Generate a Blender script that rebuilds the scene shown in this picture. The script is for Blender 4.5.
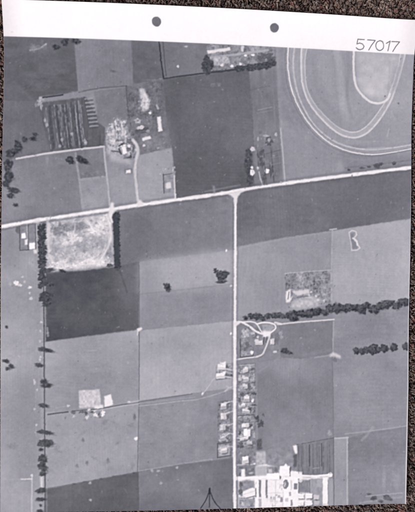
import bpy, math
import numpy as np

# ------------------------------------------------------------------ camera, light, exposure
scene = bpy.context.scene
for o in list(bpy.data.objects):
    bpy.data.objects.remove(o)

MM = 0.001
CAM_ROT = (-0.0134, -0.0751, 0.0136)
CAM_POS = (-20.14, 5.60, 237.69)          # millimetres above the middle of the print
FOCAL = 480.0                             # in units where the picture is 415 x 512

cam_data = bpy.data.cameras.new('camera')
cam = bpy.data.objects.new('camera', cam_data)
scene.collection.objects.link(cam)
cam_data.sensor_fit = 'VERTICAL'
cam_data.sensor_height = 36.0
cam_data.sensor_width = 36.0
cam_data.lens = FOCAL / 512.0 * 36.0
cam_data.clip_start = 0.01
cam_data.clip_end = 50.0
cam.location = [c * MM for c in CAM_POS]
cam.rotation_mode = 'XYZ'
cam.rotation_euler = CAM_ROT
scene.camera = cam

world = bpy.data.worlds.new('World')
scene.world = world
world.use_nodes = True
bg = world.node_tree.nodes['Background']
bg.inputs[0].default_value = (0.93, 0.95, 1.0, 1)
bg.inputs[1].default_value = 0.50


def area_lamp(name, loc, target, size, power, col):
    d = bpy.data.lights.new(name, 'AREA')
    d.shape = 'RECTANGLE'
    d.size, d.size_y = size
    d.energy = power
    d.color = col
    o = bpy.data.objects.new(name, d)
    scene.collection.objects.link(o)
    o.location = loc
    v = [t - l for t, l in zip(target, loc)]
    import mathutils
    o.rotation_euler = mathutils.Vector(v).to_track_quat('-Z', 'Y').to_euler()
    return o


area_lamp('window_light', (-5.2, -3.8, 4.8), (0, 0, 0), (2.6, 2.0), 800, (1.0, 0.95, 0.92))

scene.view_settings.view_transform = 'Standard'
scene.view_settings.look = 'None'
scene.view_settings.exposure = 0.0
scene.view_settings.gamma = 1.0
scene.view_settings.use_curve_mapping = False

# ------------------------------------------------------------------ geometry of the sheet (millimetres)
W2 = 101.5


def edge_top(x):
    return 123.85 - 1.15 * (x / W2) ** 2


def edge_bot(x):
    return -123.95 + 1.25 * (x / W2) ** 2


def edge_left(y):
    return np.interp(y, [-123, -68, -10, 28, 52, 76, 100, 123],
                     [-101.2, -101.5, -101.8, -101.7, -101.6, -101.25, -101.2, -101.7])


def edge_right(y):
    return np.interp(y, [-123, -95, -62, -29, 4, 33, 69, 102, 123],
                     [101.05, 101.5, 101.9, 101.65, 101.65, 101.4, 101.0, 101.6, 102.2])


def lift(x, y):
    t = np.clip((y - 97.0) / 30.0, 0, 1)
    z = 3.5 * t * t
    c = np.clip(((x * 0.75 - y) - 128.0) / 70.0, 0, 1)
    z = z + 1.6 * c * c
    e = np.clip((x - 84.0) / 18.0, 0, 1)
    z = z + 0.7 * e * e * (1 + .35 * np.sin(y * .05))
    return z + 0.10 * (1 + np.sin(x * 0.043 + 0.6) * np.cos(y * 0.037))


def rot_matrix(w):
    a, b, c = w
    ca, sa, cb, sb, cc, sc = math.cos(a), math.sin(a), math.cos(b), math.sin(b), math.cos(c), math.sin(c)
    Rx = np.array([[1, 0, 0], [0, ca, -sa], [0, sa, ca]])
    Ry = np.array([[cb, 0, sb], [0, 1, 0], [-sb, 0, cb]])
    Rz = np.array([[cc, -sc, 0], [sc, cc, 0], [0, 0, 1]])
    return Rz @ Ry @ Rx


ROT = rot_matrix(CAM_ROT)
CP = np.array(CAM_POS)


def P(pts):
    """survey coordinates of the printed features -> millimetres on the sheet"""
    pts = np.atleast_2d(np.array(pts, float))
    d = np.stack([(pts[:, 0] - 207.5) / FOCAL, -(pts[:, 1] - 256) / FOCAL, -np.ones(len(pts))], 1) @ ROT.T
    z = np.zeros(len(pts))
    for _ in range(8):
        q = CP + d * ((z - CP[2]) / d[:, 2])[:, None]
        z = lift(q[:, 0], q[:, 1])
    return q[:, :2]


# ------------------------------------------------------------------ raster of the printed picture
CELL = 0.25                      # mesh cell of the print
DS = 0.125                       # raster cell
X0, Y0 = -103.5, -125.5
NX, NY = int(207 / DS), int(251 / DS)
tone = np.full((NY, NX), 142.0, np.float32)
ident = np.zeros((NY, NX), np.int16)          # 0 = the picture itself, -1 = bare paper
PX = 0.497                       # mm in one survey unit
rng = np.random.default_rng(57)

ID_NAMES, ID_LABELS = {}, {}


def new_id(name, label=None):
    k = len(ID_NAMES) + 1
    ID_NAMES[k] = name
    if label:
        ID_LABELS[k] = label
    return k


def blur(a, s):
    if s < 0.3:
        return a
    r = int(3 * s + 1)
    k = np.exp(-0.5 * (np.arange(-r, r + 1) / s) ** 2)
    k = (k / k.sum()).astype(np.float32)
    for ax in (0, 1):
        pad = [(0, 0), (0, 0)]
        pad[ax] = (r, r)
        b = np.pad(a, pad, mode='edge')
        out = np.zeros_like(a, dtype=np.float32)
        n = a.shape[ax]
        for i, w in enumerate(k):
            out += w * (b[i:i + n] if ax == 0 else b[:, i:i + n])
        a = out
    return a


def noise(shape, sx, sy, seed):
    """smooth value noise, about -1..1; sx, sy feature size in raster cells"""
    g = np.random.default_rng(seed)
    ny, nx = int(shape[0] / sy) + 4, int(shape[1] / sx) + 4
    v = g.standard_normal((ny, nx)).astype(np.float32)
    yi = np.arange(shape[0]) / sy
    xi = np.arange(shape[1]) / sx
    y0, x0 = yi.astype(int), xi.astype(int)
    fy, fx = (yi - y0).astype(np.float32), (xi - x0).astype(np.float32)
    fy, fx = fy * fy * (3 - 2 * fy), fx * fx * (3 - 2 * fx)
    r = v[:, x0] * (1 - fx) + v[:, x0 + 1] * fx
    return (r[y0] * (1 - fy)[:, None] + r[y0 + 1] * fy[:, None])


WOB = noise((NY, NX), 14, 14, 5) * 0.07 + noise((NY, NX), 5, 5, 6) * 0.07     # edge wobble (mm)
FINE = noise((NY, NX), 5, 5, 7)


def window(q, m):
    i0 = max(0, int((q[:, 0].min() - m - X0) / DS)); i1 = min(NX, int((q[:, 0].max() + m - X0) / DS) + 2)
    j0 = max(0, int((q[:, 1].min() - m - Y0) / DS)); j1 = min(NY, int((q[:, 1].max() + m - Y0) / DS) + 2)
    if i1 <= i0 or j1 <= j0:
        return None
    gx = (X0 + DS * (np.arange(i0, i1) + .5)).astype(np.float32)
    gy = (Y0 + DS * (np.arange(j0, j1) + .5)).astype(np.float32)
    return (slice(j0, j1), slice(i0, i1)), gx[None, :], gy[:, None]


def inside(q, gx, gy):
    m = np.zeros((gy.shape[0], gx.shape[1]), bool)
    n = len(q)
    for i in range(n):
        xa, ya = q[i]
        xb, yb = q[(i + 1) % n]
        if ya == yb:
            continue
        c = ((ya > gy) != (yb > gy))
        xs = (xb - xa) * (gy - ya) / (yb - ya) + xa
        m ^= c & (gx < xs)
    return m


def put(sl, a, t, idn):
    tone[sl] = tone[sl] * (1 - a) + t * a
    if idn is not None:
        ident[sl][a > 0.5] = idn


def poly(pts, t, idn=None, soft=0.5, alpha=1.0, tex=0.0, ts=(8, 8), seed=0, ridge=0.0):
    q = P(pts)
    w = window(q, 2.0 + 3 * soft * PX)
    if w is None:
        return
    sl, gx, gy = w
    a = inside(q, gx + WOB[sl], gy + WOB[sl][::-1]).astype(np.float32)
    a = blur(a, soft * PX / DS)
    val = t
    if tex:
        val = t + tex * noise(a.shape, ts[0], ts[1], seed + 11)
    if ridge:
        n1 = 1 - np.abs(noise(a.shape, 13, 13, seed + 21))
        n2 = 1 - np.abs(noise(a.shape, 6, 6, seed + 22))
        n3 = noise(a.shape, 30, 30, seed + 23)
        val = val + ridge * (np.clip(n1, -1, 1) * .55 + np.clip(n2, -1, 1) * .6 + .45 * n3 - .45)
    tone[sl] = tone[sl] * (1 - a * alpha) + val * a * alpha
    if idn is not None:
        ident[sl][a > 0.5] = idn


def spline(pts, n=8):
    p = np.array(pts, float)
    p = np.vstack([2 * p[0] - p[1], p, 2 * p[-1] - p[-2]])
    out = []
    for i in range(1, len(p) - 2):
        for k in range(n):
            t = k / n
            out.append(0.5 * ((2 * p[i]) + (-p[i - 1] + p[i + 1]) * t + (2 * p[i - 1] - 5 * p[i] + 4 * p[i + 1] - p[i + 2]) * t * t
                              + (-p[i - 1] + 3 * p[i] - 3 * p[i + 1] + p[i + 2]) * t ** 3))
    out.append(p[-2])
    return np.array(out)


def line(pts, width, t, idn=None, alpha=1.0, soft=0.5, smooth=False, broken=0.0):
    if smooth:
        pts = spline(pts)
    q = P(pts)
    w2, s = width * PX / 2, soft * PX
    wide = width > 2.4 and t > 200
    w = window(q, w2 + 2 * s + 1)
    if w is None:
        return
    sl, gx, gy = w
    gx2, gy2 = gx + 0.4 * WOB[sl], gy + 0.4 * WOB[sl]
    d = np.full(gx2.shape, 1e9, np.float32)
    for (xa, ya), (xb, yb) in zip(q[:-1], q[1:]):
        dx, dy = xb - xa, yb - ya
        L = dx * dx + dy * dy
        if L < 1e-9:
            continue
        u = np.clip(((gx2 - xa) * dx + (gy2 - ya) * dy) / L, 0, 1)
        d = np.minimum(d, np.hypot(gx2 - xa - u * dx, gy2 - ya - u * dy))
    a = np.clip((w2 * (1 + (.13 * noise(d.shape, 26, 26, 77) if wide else 0)) + s - d) / (2 * s), 0, 1)
    a = a * a * (3 - 2 * a) * alpha
    if wide:
        t = t + 5 * noise(d.shape, 12, 12, 78) + 9 * np.cos(np.clip(d / w2, 0, 1.2) * 5.0)
    core = a.copy()
    if broken:
        a = a * np.clip(1 - broken * (0.5 + 0.9 * noise(a.shape, 9, 9, int(pts[0][0] * 7 + pts[0][1]))), 0, 1)
    tone[sl] = tone[sl] * (1 - a) + t * a
    if idn is not None:
        ident[sl][core > 0.5 * alpha] = idn


def blob(x, y, rx, ry, t, idn=None, ang=0.0, alpha=1.0, soft=0.6, rough=0.16, tex=8.0):
    c = P([(x, y)])[0]
    rx, ry = rx * PX, ry * PX
    R = max(rx, ry) * 1.5 + 1
    w = window(np.array([c - R, c + R]), 0)
    if w is None:
        return
    sl, gx, gy = w
    ca, sa = math.cos(ang), math.sin(ang)
    u = ((gx - c[0]) * ca + (gy - c[1]) * sa) / rx
    v = (-(gx - c[0]) * sa + (gy - c[1]) * ca) / ry
    th = np.arctan2(v, u)
    ph = rng.uniform(0, 6.28, 5)
    k = 1 + rough * (0.5 * np.sin(2 * th + ph[0]) + 0.5 * np.sin(3 * th + ph[1]) + 0.45 * np.sin(5 * th + ph[2]) + .35 * np.sin(8 * th + ph[3]))
    d = (np.hypot(u, v) / k - 1) * min(rx, ry)
    s = soft * PX
    a = np.clip((s - d) / (2 * s), 0, 1)
    a = a * a * (3 - 2 * a) * alpha
    tone[sl] = tone[sl] * (1 - a) + (t + tex * FINE[sl]) * a
    if idn is not None:
        ident[sl][a > 0.5 * alpha] = idn


def mottle(pts, n, tones, size, alpha=0.8, seed=1, soft=0.5, aspect=1.6):
    g = np.random.default_rng(seed)
    p = np.array(pts, float)
    lo, hi = p.min(0), p.max(0)
    k = 0
    while k < n:
        x, y = g.uniform(lo[0], hi[0]), g.uniform(lo[1], hi[1])
        if not inside(p, np.array([[x]]), np.array([[y]]))[0, 0]:
            continue
        r = g.uniform(*size)
        blob(x, y, r * g.uniform(1, aspect), r, g.uniform(*tones), None, g.uniform(0, 3.14), alpha * g.uniform(.5, 1), soft, 0.35)
        k += 1


def rect(x0, y0, x1, y1, t, idn=None, slope=-0.13, **k):
    m = (x1 - x0) * slope
    poly([(x0, y0), (x1, y0 + m), (x1, y1 + m), (x0, y1)], t, idn, **k)


def tree(x, y, rx, ry, t, ang=0.0, label=None):
    k = new_id('printed_tree', label)
    blob(x + .8, y + .5, rx * 1.05, ry * 1.05, t + 22, None, ang, .55, 1.0, .25)        # thin outer twigs and cast shade
    blob(x, y, rx, ry, t, k, ang, .95, .75, .2, 9)
    for _ in range(int(2 + rx * ry * .35)):
        a_ = rng.uniform(0, 6.28); q_ = rng.uniform(.1, .8)
        up = rng.random() < .5
        blob(x + rx * q_ * math.cos(a_) - (.5 if up else -.5), y + ry * q_ * math.sin(a_) - (.4 if up else -.4), rng.uniform(.7, 1.6), rng.uniform(.6, 1.2),
             t + (24 if up else -16), None, rng.uniform(0, 3), .55, .7, .35)


def blocks(x0, y0, x1, y1, n, tones, size, seed, alpha=.85, slope=-.05):
    g = np.random.default_rng(seed)
    for _ in range(n):
        x, y = g.uniform(x0, x1), g.uniform(y0, y1)
        w_, h_ = g.uniform(*size), g.uniform(*size)
        if g.random() < .35:
            w_ *= .45
        rect(x, y, min(x + w_, x1 + 1), min(y + h_, y1 + 1), g.uniform(*tones), None, slope, soft=.35, alpha=alpha * g.uniform(.6, 1))


FIELD = 'printed_field'


def rows(pts, pitch, angle, amp, seed):
    """faint drill rows of the crop, fading in and out"""
    q = P(pts)
    w = window(q, 1)
    sl, gx, gy = w
    a = inside(q, gx, gy)
    ca, sa = math.cos(angle), math.sin(angle)
    d = gx * ca + gy * sa + .5 * noise(a.shape, 60, 60, seed + 31)
    p = pitch * PX
    sw = np.sin(d * 2 * math.pi / p) + .6 * np.sin(d * 2 * math.pi / (p * 2.7) + 1.3)
    env = np.clip(.5 + .8 * noise(a.shape, 110, 110, seed + 32), 0, 1.4)
    tone[sl] += a * (amp * sw * env).astype(np.float32)


def field(pts, t, label, tex=5.0, ts=(26, 26), seed=0, soft=0.5, name=FIELD):
    poly(pts, t, new_id(name, label), soft, 1.0, tex * .55, ts, seed)
    if name == FIELD:
        q = P(pts)
        sl, gx, gy = window(q, 1)
        m = inside(q, gx, gy)
        tone[sl] += m * (5.5 * noise(m.shape, 170, 120, seed + 41) + 1.6 * noise(m.shape, 60, 60, seed + 42))
        rows(pts, (3.1, 4.3, 2.6)[seed % 3], (-.03, 1.49, -.03, -.03, 1.49)[seed % 5] + .03 * (seed % 4), 1.0, seed)
        g = np.random.default_rng(seed + 900)
        cl = list(pts) + [pts[0]]
        for a, b in zip(cl[:-1], cl[1:]):
            line([a, b], .9, t + g.choice([-20, 16, 24]), None, .28, .6, False, .9)


# ---- fields, from the top of the picture downwards
field([(0, 30), (76, 34), (78, 91), (63, 94), (40, 97), (34, 104), (0, 110)], 102, 'dark field in the top left corner of the picture', 6, (40, 18), 1)
field([(0, 100), (34, 102), (42, 104), (47, 130), (50, 152), (16, 159), (0, 162)], 110, 'dark grey paddock beside the left edge', 4, (30, 30), 2)
poly([(0, 78), (14, 80), (34, 103), (20, 104), (0, 92)], 112, soft=4, alpha=.6)
poly([(24, 142), (42, 140), (43, 151), (18, 156)], 124, soft=2.5, alpha=.8)
field([(74, 34), (131, 38), (133, 85), (105, 88), (79, 92)], 132, 'mid grey field at the top, left of the number two hole', 4, (30, 30), 3)
ID_LABELS[len(ID_NAMES)] = 'mid grey field under the white margin'
field([(131, 38), (159, 40), (163, 78), (133, 85)], 109, 'narrow dark field under the left punch mark', 5, (18, 18), 4)
field([(159, 40), (207, 42), (206, 74), (163, 79)], 126, 'grey field framed by a dark double line', 3, (26, 26), 5)
field([(163, 79), (206, 74), (249, 69), (253, 120), (256, 187), (175, 199), (172, 150), (164, 112)], 105, 'large dark field above the main road', 4, (34, 30), 6)
poly([(166, 82), (185, 80), (186, 195), (175, 198), (172, 150)], 99, soft=6, alpha=.6)
poly([(185, 140), (225, 135), (230, 170), (186, 180)], 100, soft=7, alpha=.6)
poly([(215, 75), (250, 70), (251, 110), (222, 115)], 113, soft=5, alpha=.7)
field([(249, 69), (277, 64), (283, 184), (255, 188), (253, 120)], 126, 'narrow grey paddock left of the racetrack', 5, (14, 30), 7)
field([(276, 42), (414, 50), (412, 170), (350, 177), (283, 185)], 157, 'pale ground round the racetrack', 3, (30, 30), 8)
poly([(283, 110), (306, 128), (338, 150), (342, 177), (284, 185)], 150, soft=3, alpha=.85)
poly([(342, 152), (412, 155), (412, 169), (345, 176)], 140, soft=2, alpha=.8)
poly([(276, 46), (286, 46), (287, 70), (296, 105), (310, 130), (282, 120)], 142, soft=2, alpha=.8)

# farmyard ground
field([(38, 103), (86, 97), (105, 128), (106, 146), (50, 152)], 101, 'dark yard ruled with long pale strips', 9, (7, 40), 9, name='printed_yard')
field([(94, 91), (127, 87), (129, 125), (105, 127), (98, 122)], 130, 'grey square paddock above the farmyard', 5, (22, 22), 10)
field([(126, 86), (163, 79), (166, 115), (172, 150), (140, 156), (128, 128)], 116, 'speckled farmyard ground', 8, (16, 16), 11, name='printed_yard')
poly([(127, 87), (162, 80), (165, 115), (158, 135), (136, 142), (128, 126)], 116, soft=2, alpha=.75, tex=4, seed=77, ridge=22)
poly([(140, 135), (166, 116), (172, 148), (141, 157)], 132, soft=4, alpha=.8, tex=4, seed=78, ridge=16)
field([(8, 160), (76, 151), (83, 213), (35, 220), (0, 227), (0, 170)], 131, 'grey field at the left edge above the main road', 4, (34, 20), 12)
poly([(0, 170), (18, 163), (24, 215), (0, 226)], 146, soft=5, alpha=.8)
poly([(30, 175), (72, 165), (78, 200), (34, 208)], 128, soft=7, alpha=.7)
field([(76, 151), (104, 147), (107, 176), (80, 179)], 131, 'small grey paddock below the farm track', 5, (20, 20), 13)
field([(80, 179), (107, 176), (110, 209), (83, 213)], 160, 'small pale paddock beside the main road', 6, (18, 18), 14)
field([(104, 147), (135, 150), (138, 205), (110, 209)], 148, 'paddock below the farmhouse', 6, (18, 18), 15)
poly([(110, 176), (136, 173), (137, 204), (111, 208)], 160, soft=3, alpha=.7)
field([(136, 156), (172, 148), (176, 200), (140, 205)], 165, 'pale paddock right of the farm drive', 4, (24, 24), 16)

# south of the main road, west side
field([(0, 227), (40, 220), (46, 272), (44, 320), (45, 520), (0, 520)], 157, 'long pale strip down the left edge', 3, (26, 34), 17)
poly([(0, 230), (18, 227), (18, 268), (0, 270)], 140, soft=4, alpha=.8)
poly([(12, 380), (40, 376), (42, 475), (15, 480)], 136, soft=8, alpha=.8)
field([(116, 213), (175, 201), (235, 193), (234, 251), (180, 257), (118, 266)], 128, 'dark strip field below the main road', 4, (30, 16), 18)
poly([(119, 213), (150, 209), (150, 261), (119, 265)], 111, soft=6, alpha=.7)
poly([(150, 235), (230, 225), (232, 250), (150, 260)], 124, soft=5, alpha=.6)
field([(46, 271), (80, 271), (115, 267), (139, 262), (139, 329), (46, 342)], 80, 'darkest field, below the gravel pit', 5, (24, 24), 19)
poly([(118, 265), (139, 262), (139, 300), (122, 305)], 104, soft=4, alpha=.7)
poly([(112, 269), (139, 262), (139, 331), (122, 333)], 112, soft=10, alpha=.85)
poly([(118, 267), (139, 263), (139, 290), (124, 292)], 112, soft=5, alpha=.6)
field([(139, 262), (180, 257), (235, 250), (234, 322), (139, 331)], 148, 'grey field with two lone trees', 4, (34, 20), 20)
poly([(139, 262), (234, 250), (234, 284), (180, 290), (139, 294)], 172, soft=3.5, alpha=.9)
poly([(140, 262), (158, 260), (160, 329), (140, 331)], 138, soft=8, alpha=.6)
poly([(195, 255), (233, 250), (233, 268), (195, 274)], 178, soft=6, alpha=.6)
field([(45, 342), (139, 330), (139, 400), (100, 408), (46, 413)], 157, 'pale field left of centre', 3, (34, 24), 21)
field([(139, 331), (234, 321), (234, 388), (195, 393), (139, 401)], 169, 'pale field left of the village road', 3, (34, 24), 22)
field([(46, 413), (100, 408), (139, 402), (139, 471), (46, 489)], 160, 'grey field below the white barns', 3, (34, 24), 23)
field([(139, 401), (195, 394), (234, 389), (234, 459), (180, 465), (139, 472)], 144, 'dark grey field left of the row of houses', 4, (26, 26), 24)
field([(46, 489), (139, 472), (140, 520), (46, 520)], 95, 'dark field along the bottom edge', 4, (30, 16), 25)
field([(139, 472), (180, 465), (236, 458), (236, 520), (140, 520)], 124, 'dark grey field around the arrow mark', 4, (30, 20), 26)
poly([(46, 500), (190, 500), (190, 520), (46, 520)], 95, soft=5, alpha=.4)

# east side
field([(235, 193), (280, 185), (350, 176), (412, 168), (412, 218.5), (350, 228), (330, 231), (280, 238.3), (236, 247)], 117, 'dark band field right of the crossroads', 4, (40, 14), 27)
poly([(340, 178), (412, 169), (412, 218), (340, 229)], 113, soft=10, alpha=.8)
field([(236, 247), (280, 238.3), (332, 231), (332, 304), (236, 321)], 154, 'pale field right of the village road', 3, (30, 30), 28)
field([(332, 231), (350, 228), (412, 218.5), (411, 302), (333, 308)], 171, 'palest field, at the right edge', 3, (14, 34), 29)
field([(279, 324), (333, 320), (333, 354), (300, 359), (281, 358)], 131, 'small dark field below the long tree row', 4, (24, 24), 30)
field([(333, 308), (411, 302), (409, 440), (347, 438), (333, 438)], 146, 'pale field at the right edge with a short tree row', 3, (30, 30), 31)
field([(257, 362), (281, 358), (300, 359), (333, 354), (333, 438), (296, 444), (258, 452)], 140, 'grey field behind the houses', 4, (34, 34), 32)
field([(334, 439), (348, 438), (349, 512), (333, 512)], 161, 'pale upright strip near the bottom right corner', 4, (14, 30), 33)
field([(348, 438), (370, 432), (409, 426), (409, 512), (349, 512)], 139, 'grey field in the bottom right corner', 4, (26, 26), 34)
poly([(352, 470), (400, 470), (400, 500), (352, 502)], 149, soft=7, alpha=.7)
field([(296, 445), (333, 438.5), (333, 476), (298, 477)], 131, 'dark plot with upright lines', 5, (6, 40), 35, name='printed_yard')
field([(258, 452), (297, 444), (297, 472), (258, 474)], 145, 'grey plot behind the white buildings', 6, (14, 14), 36, name='printed_yard')

# ---- ruled yard and ladder plot
for i, x in enumerate((46, 48.5, 52, 56, 58, 61.5, 64, 67.5, 71, 75, 78.5, 82)):
    line([(x, 108 - i * .7), (x + 2.2, 128), (x + 5, 149 - i * .5)], (1.1, 1.5, .9)[i % 3], (150, 84, 138, 78, 158)[i % 5], alpha=.75, broken=.6, smooth=True)
for x, w_ in ((49.5, 2.2), (57, 2.6), (62.6, 1.6), (66, 2.6), (73, 2.2), (77, 1.8)):
    line([(x, 106), (x + 2.2, 128), (x + 4.6, 147)], w_, 72, None, .6, .6, True, .4)
for x, w_ in ((54, 1), (60, 1.2), (64.4, 1.2), (69.5, 1), (75.2, .9), (80.5, 1.1)):
    line([(x, 105), (x + 2.2, 128), (x + 4.6, 147)], w_, 164, None, .6, .45, True, .7)
for x, y in ((45, 120), (47, 125), (60, 146), (62, 140), (72, 134), (85, 141), (86, 143)):
    blob(x, y, 1.2, 1.8, 185, alpha=.7)
line([(84, 97), (89, 127)], 1, 82, alpha=.6)
for k in range(8):
    y = 99 + k * 3.9
    line([(85 + k * .75, y), (92.5 + k * .75, y - .8)], 1.5, 158, alpha=.75)
    line([(85 + k * .75, y + 1.9), (92.5 + k * .75, y + 1.2)], 1.4, 84, alpha=.55)
blob(40, 103, 2.6, 4, 185, alpha=.8, rough=.6)
blob(36, 105, 1.3, 2, 150, alpha=.8); blob(43, 100, 1.5, 1.5, 165, alpha=.7); blob(46, 124, 1, 3, 165, alpha=.5)
line([(43, 97.5), (55, 96), (63, 94.8)], 1.4, 62, alpha=.85)
line([(44, 99), (62, 96.4)], 1, 140, alpha=.5)
blob(27, 87, 5, 3, 84, ang=.4, alpha=.5, soft=1.5)
line([(8, 66), (40, 60), (75, 58)], 2, 106, alpha=.5, soft=1.5)
line([(14, 82), (30, 98), (38, 104)], 2.5, 118, alpha=.4, soft=2)
blob(113, 71, 3, 1.2, 104, alpha=.6)
line([(79, 92), (100, 88), (126, 86)], 1.4, 92, alpha=.6, broken=.4)
line([(126, 86), (128, 110), (131, 126)], 1.2, 84, alpha=.7, broken=.3)
line([(74, 39), (78.5, 91)], 1, 140, alpha=.4)

# dark double line round the framed field
bl = new_id('printed_boundary', 'dark double line round the framed field')
line([(159, 40), (161, 60), (163.5, 78.5)], 1.4, 62, bl, .9)
line([(163, 41), (164.5, 60), (166, 76)], .9, 84, bl, .7)
line([(163.5, 78.7), (182, 76), (205, 73)], 1.4, 66, bl, .85)
line([(146, 80), (163, 79)], 1, 130, alpha=.5)
blob(178, 66.3, 1.3, 1.1, 215); blob(186, 46.5, 1.8, .8, 200, alpha=.8)

# bright scar near the top left corner
line([(30, 50), (36, 49.3), (41, 47.5), (46, 44)], 1.5, 185, new_id('printed_scar', 'short bright curved scar near the top left corner'), .85, smooth=True)
line([(33, 47), (40, 48.5)], 1, 150, alpha=.6)
mottle([(28, 44), (48, 42), (48, 50), (30, 53)], 16, (118, 165), (.8, 2.4), .4, 520, 1.0)
blob(38, 48, 9, 3, 124, None, .1, .4, 2, .3, 2)

# ---- industrial group at the top
poly([(206, 42), (275, 46), (276, 66), (240, 70), (208, 72)], 138, new_id('printed_yard', 'industrial yard under the white margin'), .6, 1, 5, (16, 16), 40, ridge=26)
hb = lambda label=None: new_id('printed_building', label)
poly([(207, 50.5), (230, 47.5), (231, 50.3), (208, 53.8)], 222, hb('long white shed in the industrial yard'), .4)
poly([(241, 45.5), (244, 45.7), (243.5, 52), (241, 52)], 205, hb(), .4)
line([(208, 58), (240, 54), (268, 50)], 2.4, 176, alpha=.8)
poly([(213, 58), (228, 56), (230, 64), (214, 66)], 190, hb('pale speckled block in the industrial yard'), .6, .9, 22, (8, 8), 41)
mottle([(212, 57), (250, 55), (250, 66), (212, 69)], 34, (98, 215), (.4, 1.2), .6, 42)
blob(245.5, 55.6, 1.5, 1.2, 235, hb()); blob(253, 55, 1.7, 1.2, 235, hb())
blob(222, 65, 1.8, 1.6, 225); blob(232, 66, 1.6, 1.5, 228); blob(240.5, 64, 1.4, 1.4, 222); blob(216, 60, 2, 2.5, 200, alpha=.7)
tb = new_id('printed_hedge', 'dark tree belt below the industrial yard')
line([(209, 72.5), (225, 71), (240, 69)], 2.2, 72, tb, .9)
for x, y, rx, ry in ((240, 68.5, 6, 3.2), (250, 67.5, 6, 3.5), (259, 66.5, 6, 3.8), (267, 65, 6, 4), (272, 63, 4, 4)):
    blob(x, y, rx, ry, 78, tb, soft=.8, tex=10)
tb = new_id('printed_hedge', 'dark tree clump left of the industrial yard')
for x, y, rx, ry in ((207, 60, 3.5, 4.5), (205, 66, 4, 4), (207, 71, 4, 4), (210, 65, 3.5, 5)):
    blob(x, y, rx, ry, 80, tb, soft=.9, tex=10)
blob(268, 57, 7, 4, 92, alpha=.8, rough=.4); blob(260, 59, 5, 3, 100, alpha=.7)
blob(213, 85, 2.5, 2, 138, alpha=.5, soft=1); blob(219, 84.5, 1.8, 2, 145, alpha=.5, soft=1)
line([(250, 90), (270, 86)], 1, 100, alpha=.4); line([(251, 88), (256, 185)], 1.1, 98, alpha=.45, broken=.6)
line([(258, 110), (272, 107)], 1, 158, alpha=.55); line([(257, 113), (272, 110.5)], 1, 150, alpha=.4)
line([(258, 88), (266, 104)], .8, 140, alpha=.4); line([(272, 66), (275, 120), (282, 183)], 1, 142, alpha=.4)

# ---- racetrack
track_white = 196
rt = new_id('printed_racetrack', 'outer ring of the pale oval racetrack')
ri = new_id('printed_racetrack', 'inner ring of the pale oval racetrack')
rl = new_id('printed_racetrack', 'pale loop inside the racetrack')
L1 = [(288.4, 46), (287.6, 60), (288.6, 74), (291, 87), (295.5, 100), (302, 113), (311, 126), (323, 138), (336, 146.4), (352, 152.2), (372, 154.5), (392, 152.3), (413, 148.5)]
L2 = [(294.6, 47), (293.3, 60), (293.9, 74), (296.6, 89), (301.7, 103.5), (309, 117.5), (319, 130), (333, 140.4), (349, 146.8), (368, 149.6), (390, 148.2), (413, 144.5)]
L3 = [(301.6, 47), (301.2, 60), (301.7, 77), (304, 90), (308.6, 101.5), (316.5, 113), (328, 125.2), (340, 134.2), (352, 137.6), (361.5, 136), (370, 130.5), (380, 119), (390, 102.5), (397, 84), (402.8, 64), (406, 50)]
L4 = [(307, 48), (305, 60), (305.2, 75), (306.8, 87.5), (311, 98), (319.5, 110), (332, 122.6), (343, 129.8), (353, 132.2), (362, 129.6), (372, 120.5), (385, 102), (392.5, 85), (398.3, 65), (401, 51)]
for off, t_, w_, al_ in ((-5.5, 138, 3, .35), (-8.5, 152, 2, .4), (-12, 142, 2.6, .3)):
    line([(x + off, y - off * .62) for x, y in L1[1:-1]], w_, t_, None, al_, 1.1, True, .3)
for off, t_, w_, al_ in ((4.5, 166, 1.6, .4), (8, 148, 2, .3), (12, 164, 1.6, .3)):
    line([(x + off * (1 if x < 352 else -1), y - off * .5) for x, y in L4[:12]], w_, t_, None, al_, 1.0, True, .3)
for A, B, al in ((L1, L2, .55), (L3, L4, .75)):
    a, b = spline(A), spline(B)[::-1]
    poly(list(a) + list(b), 182 if A is L3 else 170, rt if A is L1 else ri, .5, al)
line(L2, 1.6, 198, rt, .92, .6, True, .25)
line(L1, 1.15, 226, rt, .97, .45, True)
line([(x - 2.6, y + 1.6) for x, y in L1], 1.2, 124, None, .5, .5, True)
line([(x + 1.9, y - 1.3) for x, y in L1], 1.0, 126, None, .5, .5, True)
for f_ in (.33, .66):
    a, b = spline(L1), spline(L2)
    ii = np.linspace(0, len(a) - 1, 40).astype(int); jj = np.linspace(0, len(b) - 1, 40).astype(int)
    line(a[ii] * (1 - f_) + b[jj] * f_, .9, 186 if f_ < .5 else 148, None, .45, .5, True, .5)
line(L3, 1.8, 212, ri, .9, .5, True)
line(L4, 1.2, 206, ri, .9, .5, True)
line([(336, 48), (340, 70), (342, 95), (345, 120)], 7, 178, None, .6, 2.2, True)
line([(313, 52), (313, 80), (322, 102), (340, 120)], 14, 148, None, .5, 5, True)
line([(330, 75), (334, 100)], 10, 164, None, .5, 5)
blob(395, 135, 14, 8, 166, None, 0, .4, 6, .2, 0); blob(400, 75, 6, 22, 160, None, 0, .4, 4, .2, 0); blob(352, 142, 20, 3, 172, None, 0, .4, 2, .2, 0)
line([(348, 50), (349, 70), (347, 95), (352, 118)], 3, 140, None, .4, 1.5, True)
poly([(356, 52), (399, 55), (394, 76), (387, 98), (377, 102), (366, 97), (357, 86)], 197, None, 3.5, .85, 7, (24, 24), 44)
line([(353.8, 51), (353.5, 66), (354.5, 79), (357, 88), (363, 96), (370, 101.5), (377, 103.3), (383, 102.3), (387.6, 99), (390, 94)], 2.3, 222, rl, .95, .5, True)
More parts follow.
